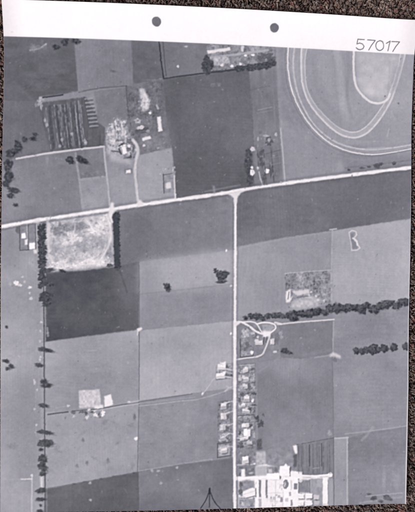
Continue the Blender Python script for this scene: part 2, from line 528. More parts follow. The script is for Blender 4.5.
blob(385, 96.3, .9, .8, 110, alpha=.7); blob(398.5, 103.3, 1, .8, 100, alpha=.7)
line([(366, 149.5), (384, 148)], 3, 180, rt, .6, .8)
for x0 in (390, 398, 407, 410):
    line([(x0, 62), (x0 - 2, 90), (x0 - 6, 122)], 1.5, 160, alpha=.3, soft=1, broken=.5)
line([(389, 129), (387, 137)], 1.4, 182, alpha=.6)
blob(391, 115, 3, 4, 166, alpha=.6, soft=1.3)
for k in range(14):
    x, y = rng.uniform(355, 405), rng.uniform(108, 142)
    line([(x, y), (x + rng.uniform(4, 10), y + rng.uniform(-5, 5))], 1, 158, alpha=.35, soft=.8)
line([(280.5, 128), (283, 155), (285, 182)], 1.4, 190, None, .75, .5, True)
line([(276, 66), (279, 110), (280.5, 128)], 1.1, 150, None, .5)
poly([(337, 163), (341, 159), (344, 170), (337, 173)], 164, soft=1.2, alpha=.7)
for x, y, rx, ry in ((349, 170, 1.6, 1.1), (362, 168, 3, .9), (369, 166.8, 2, 1.3), (377, 166, 3.5, 2.6), (381, 164, 2.2, 1.6), (394, 163.3, 2, 1.8)):
    blob(x, y, rx, ry, 84, new_id('printed_tree'), alpha=.85)
line([(345, 168), (412, 160)], 1, 112, alpha=.5, soft=1)

# ---- farm group west
fy = new_id('printed_yard', 'bright speckled farmyard')
poly([(107, 130), (112, 122), (118, 118), (125, 121), (129, 134), (135, 142), (139, 158), (132, 164), (112, 158), (105, 150)], 162, fy, 2, .85, 8, (9, 9), 45, ridge=34)
for x, y, h_, w_, t in ((112, 124, 14, 2.2, 205), (115.5, 121, 18, 2.0, 224), (118.5, 126, 16, 1.6, 216), (121.5, 122, 15, 2.4, 226), (124.5, 130, 12, 2, 208), (110, 134, 12, 2.4, 196), (108.5, 145, 8, 1.6, 188), (113.5, 140, 9, 2, 206), (118, 142, 6, 2.4, 214)):
    line([(x, y), (x + 1.2, y + h_ * .5), (x + .8, y + h_)], w_, t, None, .75, .7, True, .35)
mottle([(106, 128), (114, 117), (126, 120), (128, 148), (107, 148)], 46, (88, 150), (.4, 1.1), .6, 46)
mottle([(106, 128), (114, 117), (126, 120), (128, 148), (107, 148)], 40, (190, 244), (.4, 1.1), .7, 246)
mottle([(128, 90), (140, 88), (141, 112), (136, 124), (126, 122)], 46, (78, 150), (.5, 1.5), .55, 47)
mottle([(130, 108), (150, 104), (156, 130), (138, 136)], 34, (90, 196), (.4, 1.2), .6, 247)
blob(137.5, 121, 3, 2.6, 196, None, 0, .8, .8); blob(140.5, 127.5, 3.2, 2, 214, hb(), .3, .9, .5, .2); blob(146, 129, 3, 1.6, 84, None, .3, .7, .7); blob(138, 131.5, 4.6, 1.8, 92, None, .1, .6, .8)
poly([(139, 88), (144, 89), (147, 95), (150, 101), (148, 110), (142, 112), (141, 100)], 208, new_id('printed_yard', 'bright bare patch above the farm sheds'), .9, .95, 6, (7, 7), 48, ridge=24)
mottle([(138, 88), (150, 90), (150, 112), (139, 112)], 14, (110, 240), (.5, 1.2), .7, 49)
poly([(157, 117), (160.5, 116.5), (162.5, 131), (158.5, 132)], 228, hb('long white shed right of the farmyard'), .4)
blob(150, 113, 1.3, 1.3, 225, hb()); poly([(156, 104.5), (157.5, 104), (159, 109), (157.5, 109.5)], 180, None, .5)
poly([(142, 138), (150, 135.5), (151.5, 138.5), (143, 141)], 225, hb(), .4); line([(140, 133), (150, 131)], 1.6, 92, alpha=.7)
blob(144, 145.5, 1.4, 1.2, 215, hb()); blob(148, 131, 2, 1.3, 178, alpha=.7); blob(158, 148, 1.2, 1.2, 170, alpha=.6)
blocks(108, 122, 126, 146, 12, (84, 120), (1, 3), 501, .7, -.15); blocks(110, 120, 126, 146, 10, (220, 250), (1.2, 3), 502, .9, -.15)
blocks(128, 128, 138, 150, 9, (78, 110), (1, 3.2), 503, .75, -.15); blocks(127, 138, 136, 152, 6, (205, 248), (1.4, 3.2), 504, .9, -.15)
blocks(129, 92, 139, 122, 18, (80, 150), (1, 3.4), 505, .6, -.15)
poly([(121.5, 147), (125.5, 146), (127, 153), (123, 154.5)], 235, hb('white farmhouse with dark shadow'), .4)
line([(119, 149), (121, 154)], 1.6, 78, alpha=.85); line([(112, 151), (120, 152)], 1.6, 88, alpha=.7)
line([(124, 158.5), (131, 157), (130, 153)], 1.7, 70, alpha=.85); line([(119, 146), (124, 143)], 1.3, 80, alpha=.8)
blob(129.5, 141, 3, 2.6, 104, alpha=.8); blob(129, 149, 2.4, 2.4, 112, alpha=.8); blob(129, 146, 1.6, 1.4, 225, hb())
poly([(127, 152), (130, 151), (130.5, 155), (128, 156)], 190, hb(), .4); blob(113, 136, 2, 6, 205, alpha=.6, soft=1)
rect(124.5, 169, 132, 174.5, 120, None, alpha=.8); rect(126, 170, 130.5, 173.6, 232, hb('small white house beside the farm drive'), soft=.4)
poly([(109, 152), (132, 160), (131, 165), (110, 160)], 186, None, 1.6, .75)
drv = new_id('printed_road', 'farm drive down to the main road')
line([(133, 140), (136.5, 145), (138, 152), (136, 160), (135, 172), (137, 190), (138.5, 205)], 3.0, 205, drv, .9, .7, True)
line([(134, 146), (133, 152)], 1.4, 96, alpha=.7)
mottle([(159, 170), (174, 165), (175, 174), (160, 177)], 24, (150, 225), (.5, 1.4), .75, 50)
poly([(163, 175), (175, 173), (175, 192), (164, 193)], 146, new_id('printed_yard'), .5, .8, 8, (8, 8), 51)
poly([(165.5, 183), (170.5, 181.5), (171.5, 188), (166, 189)], 215, hb('white house above the main road'), .5)
line([(163.3, 174), (164, 193)], 1, 84, alpha=.75); line([(163, 175), (172, 173.5)], 1, 92, alpha=.6)
line([(174.3, 176), (175, 198)], 1.5, 205, alpha=.85); line([(171, 146), (174.5, 172)], 1, 150, alpha=.4)
ft = new_id('printed_road', 'thin straight farm track at the left')
line([(16.5, 158.7), (43, 154), (70, 150.3), (104, 146.5)], 1.8, 205, ft, .92, .5)
line([(75.5, 153), (77, 165), (79, 178), (81, 195), (82.5, 211)], 2, 172, new_id('printed_boundary'), .7, .8, True, .4)
line([(104, 147), (105.5, 165), (107.5, 182), (110, 209)], 1.8, 190, new_id('printed_boundary'), .8, .5, True)
line([(80, 180), (94, 178), (106, 177)], 2.2, 166, None, .6, .8, broken=.5)
mottle([(78, 172), (106, 170), (107, 180), (80, 183)], 14, (95, 180), (.5, 1.4), .5, 52)
mottle([(84, 182), (107, 179), (109, 205), (85, 209)], 16, (130, 168), (1, 3), .4, 53, 1.2)
blob(47, 160, 1.4, 4, 158, alpha=.5, soft=1); mottle([(3, 165), (20, 162), (24, 215), (4, 220)], 24, (128, 152), (1, 3.4), .4, 54, 1.3)
for x, y, rx, ry, an in ((70, 160, 3.8, 3.6, 0), (82, 160, 6, 3.2, -.35), (18, 146.5, 3.4, 6, .1), (11.5, 153, 5.4, 4, .5), (8, 165, 4, 6, 0), (8.5, 177.5, 4.4, 6, 0),
                         (24.5, 139.5, 2.6, 2.4, 0), (33, 138.7, 3.4, 2.2, .2), (35, 134, 2.4, 1.3, -.2), (5.5, 184.5, 4, 2, -.5), (13, 190, 5, 2.6, -.2),
                         (10.2, 195.6, 3.2, 2.4, 0), (16, 191.5, 2.4, 1.5, 0), (15.5, 205, 2.2, 1.5, 0), (56, 47, 3.2, 2.2, .1), (65, 42, 4, 3, .6), (76, 41, 4, 2.4, 0)):
    tree(x, y, rx, ry, 70, an)

# ---- yards right, above the road
tb = new_id('printed_hedge', 'dark tree belt above the main road')
for x, y, rx, ry in ((248.5, 154, 3.8, 5), (248, 162, 4, 6), (249, 171, 3, 5), (250, 180, 4, 6)):
    blob(x, y, rx, ry, 86, tb, soft=.9)
poly([(253, 150), (258, 150), (262, 183), (254, 184)], 136, None, .8, .7)
for x, y, rx, ry in ((260.5, 155, 2.8, 5), (262, 163, 2.6, 4), (264, 178, 2, 4), (271, 170, 2, 6), (269, 141, 4, 4)):
    blob(x, y, rx, ry, 88, None, alpha=.7, rough=.4)
line([(262, 155), (280, 150)], 1, 96, alpha=.5)
for x, y, rx, ry, t in ((252.6, 149, 2.5, 2.2, 200), (252, 167.5, 1.4, 1.4, 225), (252.3, 172.5, 2.3, 3.4, 228), (267, 171, 2.4, 2.4, 248), (257.8, 168, 1.2, 1.6, 190), (266, 135.8, 3, 1.2, 182), (269, 140, 1.6, 2, 165), (276, 134.5, 1.4, 1.6, 195), (258, 139, .9, 2, 170)):
    blob(x, y, rx, ry, t, hb(), rough=.12)
blocks(255, 132, 276, 150, 16, (92, 190), (1, 3), 510, .6, -.12); blocks(258, 152, 276, 180, 18, (90, 165), (1.2, 4), 511, .55, -.12)
for l_ in ([(263.5, 150), (266.5, 183)], [(271, 148), (274, 182)], [(257.5, 150), (258.5, 166)]):
    line(l_, 1.4, 84, None, .6, .6, False, .4)
for l_ in ([(264, 166), (280, 163)], [(264, 146), (266, 132)], [(272, 158), (280, 156.5)]):
    line(l_, .9, 150, None, .5, .5)
line([(259, 172), (260.5, 179), (262.5, 185)], 1.2, 196, None, .85)
mottle([(256, 132), (278, 130), (280, 178), (258, 182)], 26, (95, 160), (.5, 1.6), .5, 55)

# ---- gravel pit
pit = new_id('printed_gravel_pit', 'bright scarred gravel pit below the main road')
PIT = [(48, 223), (60, 219), (78, 217), (110, 212), (113, 240), (114, 262), (110, 266), (92, 268), (70, 271), (47, 272), (46, 240)]
poly(PIT, 190, pit, 1, 1, 14, (34, 34), 60, ridge=13)
for x, y, rx, ry, t, al in ((60, 230, 8, 7, 136, .9), (55, 227, 5, 3.5, 132, .6), (79, 226, 8.5, 5, 140, .85), (69, 229, 4, 6, 152, .5), (88, 243, 9, 6, 158, .6), (97, 240, 6, 5, 152, .5), (84, 249, 6, 4, 148, .5), (109, 252, 3.4, 9, 140, .7),
                            (52, 249, 4, 7, 152, .6), (64, 256, 5, 4, 160, .5), (72, 246, 5, 5, 168, .5), (100, 256, 5, 3, 158, .45), (75, 259, 4, 3, 160, .5)):
    blob(x, y, rx, ry, t, None, rng.uniform(-.6, .6), al, 2.2, .4, 10)
for x, y, rx, ry, t, al in ((73, 238, 7, 5, 226, .8), (66, 241, 5, 4, 226, .7), (94, 231, 7, 3.5, 230, .8), (102, 226, 6, 4, 234, .8), (105, 217, 5, 3, 232, .8), (60, 264, 8, 3.4, 228, .8), (78, 264, 12, 3, 236, .8), (98, 262, 8, 3, 234, .8), (50, 259, 3, 7, 206, .6), (85, 256, 6, 3, 210, .6), (49, 232, 2, 7, 208, .7)):
    blob(x, y, rx, ry, t, None, rng.uniform(-.4, .4), al, 1.8, .4, 14)
line([(49, 224), (48, 238), (50, 255), (56, 266)], 2.6, 214, None, .7, 1, True)
line([(56, 224), (52, 232), (56, 240), (63, 243), (68, 237), (74, 232), (75, 224)], 1.3, 214, None, .6, .7, True, .3)
line([(86, 220), (92, 226), (100, 231), (108, 232)], 3, 222, None, .75, 1, True)
line([(92, 218), (100, 222), (109, 224)], 2.2, 220, None, .6, 1, True)
line([(107, 215), (111, 232), (109, 244), (104, 254), (98, 264)], 2.6, 222, None, .75, 1, True)
line([(55, 252), (63, 262), (76, 267), (90, 264), (101, 255), (106, 244)], 1.8, 218, None, .6, .8, True, .4)
line([(62, 252), (68, 259), (79, 261), (90, 257), (95, 248)], 1.2, 212, None, .5, .7, True, .4)
line([(70, 222), (82, 221), (96, 217)], 1.4, 206, None, .6, .8, True, .3)
mottle(PIT, 110, (195, 250), (.5, 1.5), .55, 61, .7)
mottle(PIT, 70, (120, 170), (.5, 1.6), .5, 62, .7)
mottle([(50, 262), (110, 257), (112, 265), (50, 271)], 46, (205, 250), (.5, 1.3), .75, 63)
tb = new_id('printed_hedge', 'dark tree belt along the right side of the gravel pit')
for y in range(214, 267, 4):
    blob(116.4 + .02 * (y - 214), y + 1, 3.0 + .5 * (y < 220), 3.4, 72, tb, rough=.2, soft=.8, tex=11)
line([(114, 216), (116, 230), (116.8, 264)], 4.6, 70, tb, .85, .8)
blob(109.5, 265.5, 3, 1.8, 88, tb)
tb = new_id('printed_hedge', 'dark tree belt along the left side of the gravel pit')
for y in range(227, 282, 4):
    blob(41.5 + .02 * (y - 226) + .6 * math.sin(y), y, 3.6, 3.6, 72, tb, rough=.3, soft=.9, tex=11)
blob(47, 270.5, 7, 2.2, 78, tb, .15, soft=.8)
blob(19, 230, 4, 3, 100, None, alpha=.7)

# houses at the left edge
hy = new_id('printed_yard', 'two house plots below the main road at the left edge')
poly([(19, 226), (36, 223), (36.5, 250), (19.5, 250)], 138, hy, .5, .8, 6, (9, 9), 64)
for l in ([(19.5, 226), (20, 250)], [(28, 225), (28.2, 250)], [(20, 250.5), (30, 249.5)], [(35.5, 224), (36, 250)]):
    line(l, 1, 86, None, .75, .4)
line([(27, 223), (27.5, 240)], 1.2, 190, None, .7); line([(36.3, 221), (37, 250)], 1.2, 186, None, .7); line([(15, 229), (16, 260)], 1, 152, None, .5)
rect(21.3, 233.5, 25.6, 238.6, 246, hb('topmost white house at the left edge'), soft=.4)
rect(24.8, 239.8, 27.6, 245, 225, hb(), soft=.4)
rect(29.2, 243.2, 34.6, 249.6, 244, hb('larger white house at the left edge'), soft=.4)
poly([(33, 250), (36.6, 249), (37, 253), (34, 254)], 215, hb(), .5)
blob(31, 262, 3, 4, 172, alpha=.6, soft=1.3); blob(35, 268, 2, 3, 168, alpha=.5, soft=1)
for x, y, rx, ry, t in ((16.3, 283, 2.3, 2.4, 242), (19.8, 285, 2, 1.4, 220), (30, 287.5, 2, 1.1, 232), (22.5, 277, 1.2, 1, 190), (31, 298.5, 1.6, 1.6, 205), (29.5, 293, 1, 1, 190), (24.5, 282, 1, 1.2, 190), (10, 284, 1.6, 3, 170)):
    blob(x, y, rx, ry, t, hb() if t > 200 else None, rough=.2, alpha=.9)

# trees down the fence line at the left
def fence_dots():
    ln = new_id('printed_boundary', 'dark fence line down the left side')
    line([(43.6, 284), (44, 320), (44.2, 380), (44.6, 420), (45, 470), (45, 515)], .9, 72, ln, .9, .4)
    line([(41.5, 300), (42, 400), (42, 515)], 2.4, 164, None, .5, .8, broken=.5)
    line([(46.6, 420), (47, 515)], .9, 164, None, .4, .5)
    line([(35.5, 384), (36, 435)], .8, 168, None, .5, .5, broken=.8)
    for x, y in ((41, 322), (40.5, 331), (40, 341), (40.5, 357), (40, 360), (35, 382), (37, 390), (34.5, 409), (36, 432), (36.5, 425), (40.5, 440), (47.5, 333)):
        blob(x, y, 1, 1.2, 198, None, alpha=.75)
    line([(34, 380), (34.3, 384)], 1.6, 196, None, .8)
    line([(47.3, 328), (48, 336)], 2, 150, None, .8, .8)
    line([(41.5, 476), (41.5, 487)], 2.6, 206, None, .85, .8)
    line([(32, 476), (31.7, 515)], 1.3, 196, None, .75, .6)
    line([(21, 479.3), (32, 479)], 1.3, 212, None, .85, .6); line([(5, 479.6), (21, 479.3)], .9, 165, None, .5)
    blob(31.8, 475.5, 1.3, 1.4, 200)
    line([(24, 475), (24, 512)], .8, 156, None, .35)


fence_dots()
for x, y, rx, ry, an in ((45, 283, 5, 2.6, -.15), (50, 284.5, 4, 1.6, -.3), (40.2, 286.2, 2.4, 2.2, 0), (62.3, 271, 3, 1.6, -.3), (44, 293.8, 4, 2, .2), (48, 295, 5, 1.6, .1),
                         (43, 299, 4, 3, 0), (48, 299.5, 4, 2.4, 0), (46.5, 304, 4.4, 2.2, .2), (42, 349, 3.6, 2, 0), (47, 350.3, 6, 1.7, -.16), (39, 365, 4, 1.8, -.15), (5.8, 361, 3, 1.8, -.2),
                         (11.2, 366, 2.6, 1.8, -.5), (8, 368.5, 2.4, 1.3, .2), (6.2, 327, 1.1, 1, 0), (44, 382, 3.6, 2.6, 0), (46.5, 385.5, 5, 2, 0), (43.5, 405.5, 4.6, 1.8, -.1),
                         (43.5, 432, 5.5, 2, -.1), (48, 433, 5, 1.4, -.1), (43, 443, 5, 3.6, 0), (48, 443, 5.4, 3.4, 0), (41, 449.5, 2, 1.5, 0), (42, 458, 4, 3.2, .2), (44.5, 460, 2.6, 2.2, 0),
                         (41.5, 465.5, 4, 3.2, .2), (44, 468.5, 3.6, 2.6, 0), (42.5, 473.7, 3.2, 2, .1), (41, 490.5, 4.6, 2.6, .1), (40.5, 499.3, 4.4, 1.9, 0), (40.4, 505.5, 1, 1, 0), (40, 511, 2.8, 1.6, 0)):
    tree(x, y, rx, ry, 68, an)
blob(12, 446, 5, 2.6, 128, alpha=.5, soft=1.5)

# ---- centre left fields: lines and marks
line([(139, 262), (139.3, 330), (139, 400), (137.5, 471)], .9, 108, new_id('printed_boundary'), .75, .4)
line([(138, 330), (138.2, 400)], .9, 164, None, .4, .5)
poly([(136.5, 329), (141, 327), (142.5, 329), (138.5, 332)], 226, None, .5); line([(137.5, 330), (137.7, 335)], 1.2, 205)
line([(119, 268), (127, 292)], 1.6, 84, None, .5, .9)
for x in (75, 98, 112):
    line([(x, 275), (x + .5, 330)], 2.4, 90, None, .35, 1.2, broken=.5)
tree(222, 275.3, 5.8, 5, 78, .2, 'largest lone tree left of the village road')
blob(221.5, 282, 5, 1.5, 82, new_id('printed_tree'), .1); blob(216, 271, 3, 2, 84, None, rough=.4)
tree(167.5, 287.5, 3.2, 3.9, 78, .5, 'small lone tree in the grey field'); blob(164.5, 284.5, 1.6, 1, 92)
for x, y in ((226.3, 250.5), (231, 285.7), (231, 333.5)):
    blob(x, y, 1, 1.2, 236)
line([(231, 252), (231, 320)], .8, 160, None, .4, .5)
line([(229.5, 200), (230, 250)], .9, 140, None, .45, .5)
line([(140, 294), (180, 290), (233, 284)], 1, 124, None, .35, 1)
mottle([(48, 345), (232, 323), (232, 384), (48, 408)], 26, (152, 168), (.6, 1.8), .4, 66, 1)
mottle([(48, 420), (137, 410), (137, 465), (50, 482)], 22, (122, 132), (1, 2.6), .4, 67, 1.2)
line([(88, 351), (97, 350)], 1, 168, None, .5)
for x, y in ((108, 460), (83, 440), (77, 466), (87, 463)):
    blob(x, y, 1.4, 2, 112, alpha=.6, soft=.8)
# barns
blob(73.5, 412.3, 2.4, 1.6, 100, alpha=.8)
poly([(78.8, 390.5), (99.5, 389), (101, 406.5), (79.2, 408.5)], 202, hb('large square pale barn roof'), .5, 1, 9, (7, 7), 68)
poly([(103.8, 396), (111, 394.3), (113.2, 404.6), (104.8, 407)], 234, hb('smaller white barn right of the large one'), .45)
poly([(94, 406), (103, 404.5), (103.5, 409), (95, 410.5)], 226, None, .6)
line([(72, 411), (100, 408.8), (120, 405), (139, 402.3)], .9, 88, None, .8, .4)
line([(100, 410), (128, 405), (139, 403.5)], 1.4, 182, None, .6, .5)
line([(128, 402.6), (139, 401)], 2, 186, None, .7, .7)
line([(48, 414.5), (58, 413), (68, 412)], 1.3, 84, None, .85, .5); line([(56, 408), (68, 406)], .9, 178, None, .5, .7, broken=.7)
for x, y, rx, ry, t in ((74, 416.5, 1.6, 1.3, 190), (87, 417.5, 1.8, 1.8, 205), (95.5, 415, 2.2, 1.7, 238), (103, 413.3, 2, 2.6, 240), (89, 409.5, 1.4, 1, 225), (68.3, 405.8, 1.3, 1.3, 210), (94, 411, 1.5, 1, 215), (99, 414, 1, 1.5, 92), (92, 412, 1.8, 1, 88), (82, 412, 2.4, 1.4, 104), (86, 413, 1.4, 2, 96), (100, 417, 1.4, 1, 120)):
    blob(x, y, rx, ry, t, hb() if t > 200 else None, rough=.3, alpha=.9)
blob(136, 438.6, 1.7, 1.9, 224, hb()); blob(134.5, 417, 1.4, 3.4, 108, alpha=.7, soft=.8); blob(129, 401.8, 1.4, .9, 200)
tk = new_id('printed_road', 'faint farm track crossing to the village road')
line([(139, 406), (158, 404), (182, 401), (198, 399.3), (220, 393), (233, 388)], 1.0, 184, tk, .7, .5, True, .3)
line([(139, 401.8), (165, 398), (192, 394)], 1, 96, None, .55, .5)
line([(139, 403.6), (165, 400.5), (195, 397)], .9, 170, None, .5, .5)
line([(202, 395), (208, 387), (213, 380), (218, 375.5)], 1.2, 192, tk, .8, .5)
blob(202.5, 393.5, 1.1, 1.3, 212)
line([(46, 488.6), (70, 484.5), (100, 479), (139, 471.8), (180, 465), (234, 458)], .9, 108, None, .5, .6)
line([(139, 471), (180, 464), (205, 460), (212, 459)], 1, 176, None, .55, .6, broken=.4)
for x, y in ((90, 483), (152, 470.5), (158, 471), (177, 467.5), (161, 483), (90.5, 500)):
    blob(x, y, 1.5, 1.3, 174, alpha=.75, soft=.7)
for x, y in ((74, 484), (85, 482), (101, 479), (114, 476.5), (124, 475.5), (134, 473)):
    blob(x, y, 1.6, .9, 88, alpha=.7, soft=.7)
line([(238, 262), (239, 322)], .8, 164, None, .4, .5)

# ---- east side marks
line([(332.5, 230), (331.8, 250), (331.5, 272), (332, 303)], 1.4, 184, new_id('printed_boundary', 'pale upright line between the right hand fields'), .7, .6, False, .3)
line([(330, 229.6), (336, 229)], 1.6, 188, None, .8)
line([(240, 248), (280, 239.5), (330, 232), (410, 220)], 1, 166, None, .45, .7)
line([(332, 354), (333.3, 390), (333.3, 438)], .9, 118, None, .6, .5)
line([(333.5, 322), (333, 354)], 1.4, 176, None, .65, .6)
mk = new_id('printed_hollow', 'small white looped mark in the palest field')
line([(349, 232.5), (352, 230.5), (355.8, 231.5), (356.5, 235), (354, 238), (357, 241), (357.5, 244.5), (360, 248), (357, 250), (352, 250.3), (351.3, 246), (350.5, 240), (349.5, 236), (349, 232.5)], 1.2, 216, mk, .85, .6)
poly([(350, 233), (355, 232.5), (353, 238), (356, 243), (358, 249), (352, 249)], 128, None, .8, .75)
line([(353, 238.5), (356.8, 241.5), (357.4, 245)], 2.0, 224, mk, .85)
# orchard / quarry block
qy = new_id('printed_yard', 'speckled plot with white heaps above the long tree row')
poly([(285, 273), (331, 269.5), (331.5, 303), (289, 308), (286, 300)], 142, qy, .6, .95, 6, (8, 8), 70, ridge=34)
line([(285, 273.5), (308, 271.5), (331, 270)], 1.1, 188, None, .7, .5)
mottle([(287, 274), (330, 271), (330, 300), (289, 303)], 130, (112, 182), (.5, 1.4), .6, 71)
line([(328, 272), (331, 274), (331.5, 300)], 2.4, 186, None, .6, 1, broken=.5)
poly([(286, 291), (291, 289), (290, 298), (293, 296), (290, 302), (286, 302)], 232, None, .6)
poly([(292, 291), (309, 289), (309.5, 293.5), (297, 296)], 216, None, .7, .9)
poly([(294, 299), (312, 296), (321, 299), (318, 306), (296, 309), (290, 305)], 198, None, 1.4, .85, 12, (9, 9), 72)
line([(289, 292), (288, 299)], .9, 110, None, .8); line([(297, 297.5), (308, 296)], 1.3, 118, None, .7)
for x, y in ((318, 300), (324, 300.5), (316, 296), (311, 292), (309, 295)):
    blob(x, y, 1.2, 1.2, 222, alpha=.7)
# long tree row
g2 = np.random.default_rng(9)
for x, y, r in ((245, 317.5, 2.4), (251, 315.5, 3.6), (257, 316, 4.2), (262, 318, 3), (267, 315.5, 3.2), (273, 315, 3.6), (278, 314.5, 3.4), (283, 316, 2.6), (288, 315, 3.4), (293, 315.5, 6.2), (301, 313, 4),
                (309, 313, 5.6), (317, 311, 4.6), (324, 312, 3.8), (330, 308, 5), (337, 307.5, 5.8), (344, 308, 4.8), (349, 307, 4.6), (355, 307.5, 4.4), (361, 308.5, 5.6), (366, 305, 4), (373, 309, 5.4), (379, 306, 4.6),
                (385, 304, 5), (390, 302.5, 4), (396, 305.5, 4.4), (401, 301.5, 4.6), (406, 301.5, 4.4)):
    k = new_id('printed_tree')
    t = g2.uniform(72, 84)
    blob(x + 1.0, y + .8, r * 1.04, r * .9, t + 20, None, alpha=.5, soft=1.1)
    blob(x + .8, y + .6, r, r * .82, t - 10, k, rough=.22, soft=.85, tex=11)
    blob(x - .8, y - .5, r * .62, r * .5, t + 20, k, alpha=.7, rough=.4, soft=.8)
for x, y, r in ((356, 350.5, 3.6), (361.5, 351, 3.6), (366.5, 349.5, 4), (372.5, 349, 5.6), (378, 349.5, 3.4), (384, 348, 4.4), (393.5, 347, 4.2), (405.5, 346.3, 4)):
    k = new_id('printed_tree')
    blob(x + .5, y + .4, r, r * .95, 76, k, rough=.18, soft=.8, tex=11)
    blob(x - .7, y - .6, r * .6, r * .55, 100, k, alpha=.7, rough=.3, soft=.8)
tree(285, 351, 4.6, 2.6, 80, -.2); tree(289.5, 352.6, 3, 1.5, 86, -.2)
line([(277, 324.5), (300, 322), (334, 319.5)], 1.5, 214, new_id('printed_road', 'short pale track below the long tree row'), .9, .5)
poly([(329, 355), (333, 352), (341, 356), (340, 359), (334, 356), (330, 357)], 216, None, .8, .9); line([(315, 357.5), (330, 355.3)], 1.2, 172, None, .6, .7)
blob(335, 360, 2, 2.2, 112, alpha=.6, soft=.8); blob(301, 338, 1.3, .9, 172, alpha=.7); blob(315, 330, 1.2, 1, 160, alpha=.6)
line([(300, 355), (333, 350)], 3, 146, None, .5, 2)
line([(258, 372), (268, 366), (280, 357)], 1.6, 158, None, .4, 1)
line([(345, 434), (370, 431), (390, 428.5), (406, 426)], 1.2, 178, None, .6, .7); line([(362, 440), (367, 435), (373, 427)], 2.6, 172, None, .5, 1.2, True)
line([(335, 438.5), (348, 437.5)], 1.6, 196, None, .8, .6); line([(347.3, 438), (347.3, 508)], 1.2, 196, None, .75, .5); line([(333.6, 438), (334, 508)], 1, 100, None, .7, .5)
blob(329.5, 433, 2.2, 3, 172, alpha=.7, soft=1)
for x, y, rx, ry in ((369, 494, 2.4, 1), (374, 498.5, 3.6, 2.6), (380.5, 501, 3, 1.8), (386.8, 497.5, 4, 2.8), (390, 499.5, 3, 1.4)):
    blob(x, y, rx, ry, 92, new_id('printed_tree'), alpha=.85)
line([(360, 503), (402, 497)], 2, 185, None, .5, 1, broken=.4); line([(366, 496.5), (402, 493)], 1, 190, None, .5, .7)
blob(384, 480, 2, 8, 174, alpha=.5, soft=1.5); blob(396, 480, 4, 8, 166, alpha=.4, soft=2)

# ---- village, west of the road
def house(x0, y0, x1, y1, t=232, label=None, sh=True, slope=-.1):
    if sh:
        rect(x0 + 1, y0 + .8, x1 + 1.3, y1 + 1.1, 96, None, slope, soft=.5, alpha=.6)
    k = hb(label)
    g = np.random.default_rng(int(x0 * 97 + y0 * 13))
    dx, dy, sl = g.uniform(-.6, .6), g.uniform(-.5, .5), slope + g.uniform(-.12, .12)
    x0, x1, y0, y1 = x0 + dx, x1 + dx, y0 + dy, y1 + dy
    rect(x0, y0, x1, y1, t, k, sl, soft=.35, tex=6, ts=(6, 6), seed=int(x0 * 9 + y0))
    if g.random() < .6:                                              # shaded slope of the roof
        rect(x0, y0 + (y1 - y0) * .52, x1, y1, t - g.uniform(22, 60), k, sl, soft=.35)
    else:
        rect(x0 + (x1 - x0) * .55, y0, x1, y1, t - g.uniform(18, 50), k, sl, soft=.35)
    if g.random() < .6:                                              # wing or porch
        wx = x0 + g.uniform(0, .6) * (x1 - x0)
        rect(wx, y0 - 1.4, wx + (x1 - x0) * .45, y0 + 1, t - g.uniform(0, 30), k, sl, soft=.35)


def plot(pts, t, seed, n=14, tones=(95, 205)):
    poly(pts, t, new_id('printed_yard'), .5, .8, 5, (7, 7), seed, ridge=46)
    mottle(pts, n, tones, (.5, 1.3), .65, seed + 1)
    line(list(pts) + [pts[0]], .7, 104, None, .34, .4, False, .8)
    x0, y0 = np.array(pts).min(0); x1, y1 = np.array(pts).max(0)
    blocks(x0 + .5, y0 + 1, x1 - 2, y1 - 2, 7, (92, 214), (.9, 2.6), seed + 5, .7, -.08)


plot([(216, 366), (233, 363), (233, 378), (216, 380)], 142, 80, 6)
house(217.5, 364, 225.5, 369.4, 246, 'upper of two white houses at the end of the western row'); poly([(219, 361.5), (222, 363), (226, 361), (225, 366)], 240, None, .4)
house(216.5, 373, 225.3, 378.6, 246, 'lower of two white houses at the end of the western row'); poly([(222, 371.5), (226, 371), (225, 375)], 236, None, .4)
line([(225, 368.8), (234, 370.4)], 1.6, 206, None, .8); line([(225, 376.6), (234, 378)], 1.6, 206, None, .8); line([(226, 372), (233, 374)], 1, 190, None, .6)
for k, (y, t) in enumerate(((403, 226), (412.3, 224), (424, 214), (434.5, 222), (446.5, 214))):
    plot([(218, y - 1.6), (231, y - 3), (231, y + 7.4), (218, y + 9)], 142, 90 + k * 3, 12)
    house(220.3, y + .5, 225.8, y + 6.6, t, None)
    line([(225.5, y + .6 + k % 2), (229, y - 1 + k % 3), (234, y - 2 + .6 * k)], 1.3, 212, None, .85, .5, True)
    blob(228, y + 4, 1, 1.5, 98, alpha=.7)
line([(225, 391), (229, 388), (234, 386)], 1.5, 200, None, .7, .6); line([(226, 386), (234, 389)], 1.2, 190, None, .6)
mottle([(218, 420), (231, 418), (231, 456), (218, 457)], 24, (90, 220), (.5, 1.3), .6, 120)
line([(230.3, 400), (230.3, 458)], .8, 108, None, .5)
for l in ([(217.5, 443.8), (231, 442)], [(217.5, 443.8), (217.6, 457.5)], [(217.6, 457.5), (231, 455.4)]):
    line(l, 1, 84, None, .75, .4)
poly([(218.5, 446), (229.5, 444.5), (229.5, 455), (218.6, 456.5)], 196, None, .5, .6, 18, (6, 6), 121); house(221, 449, 226.5, 453.4, 236, None)

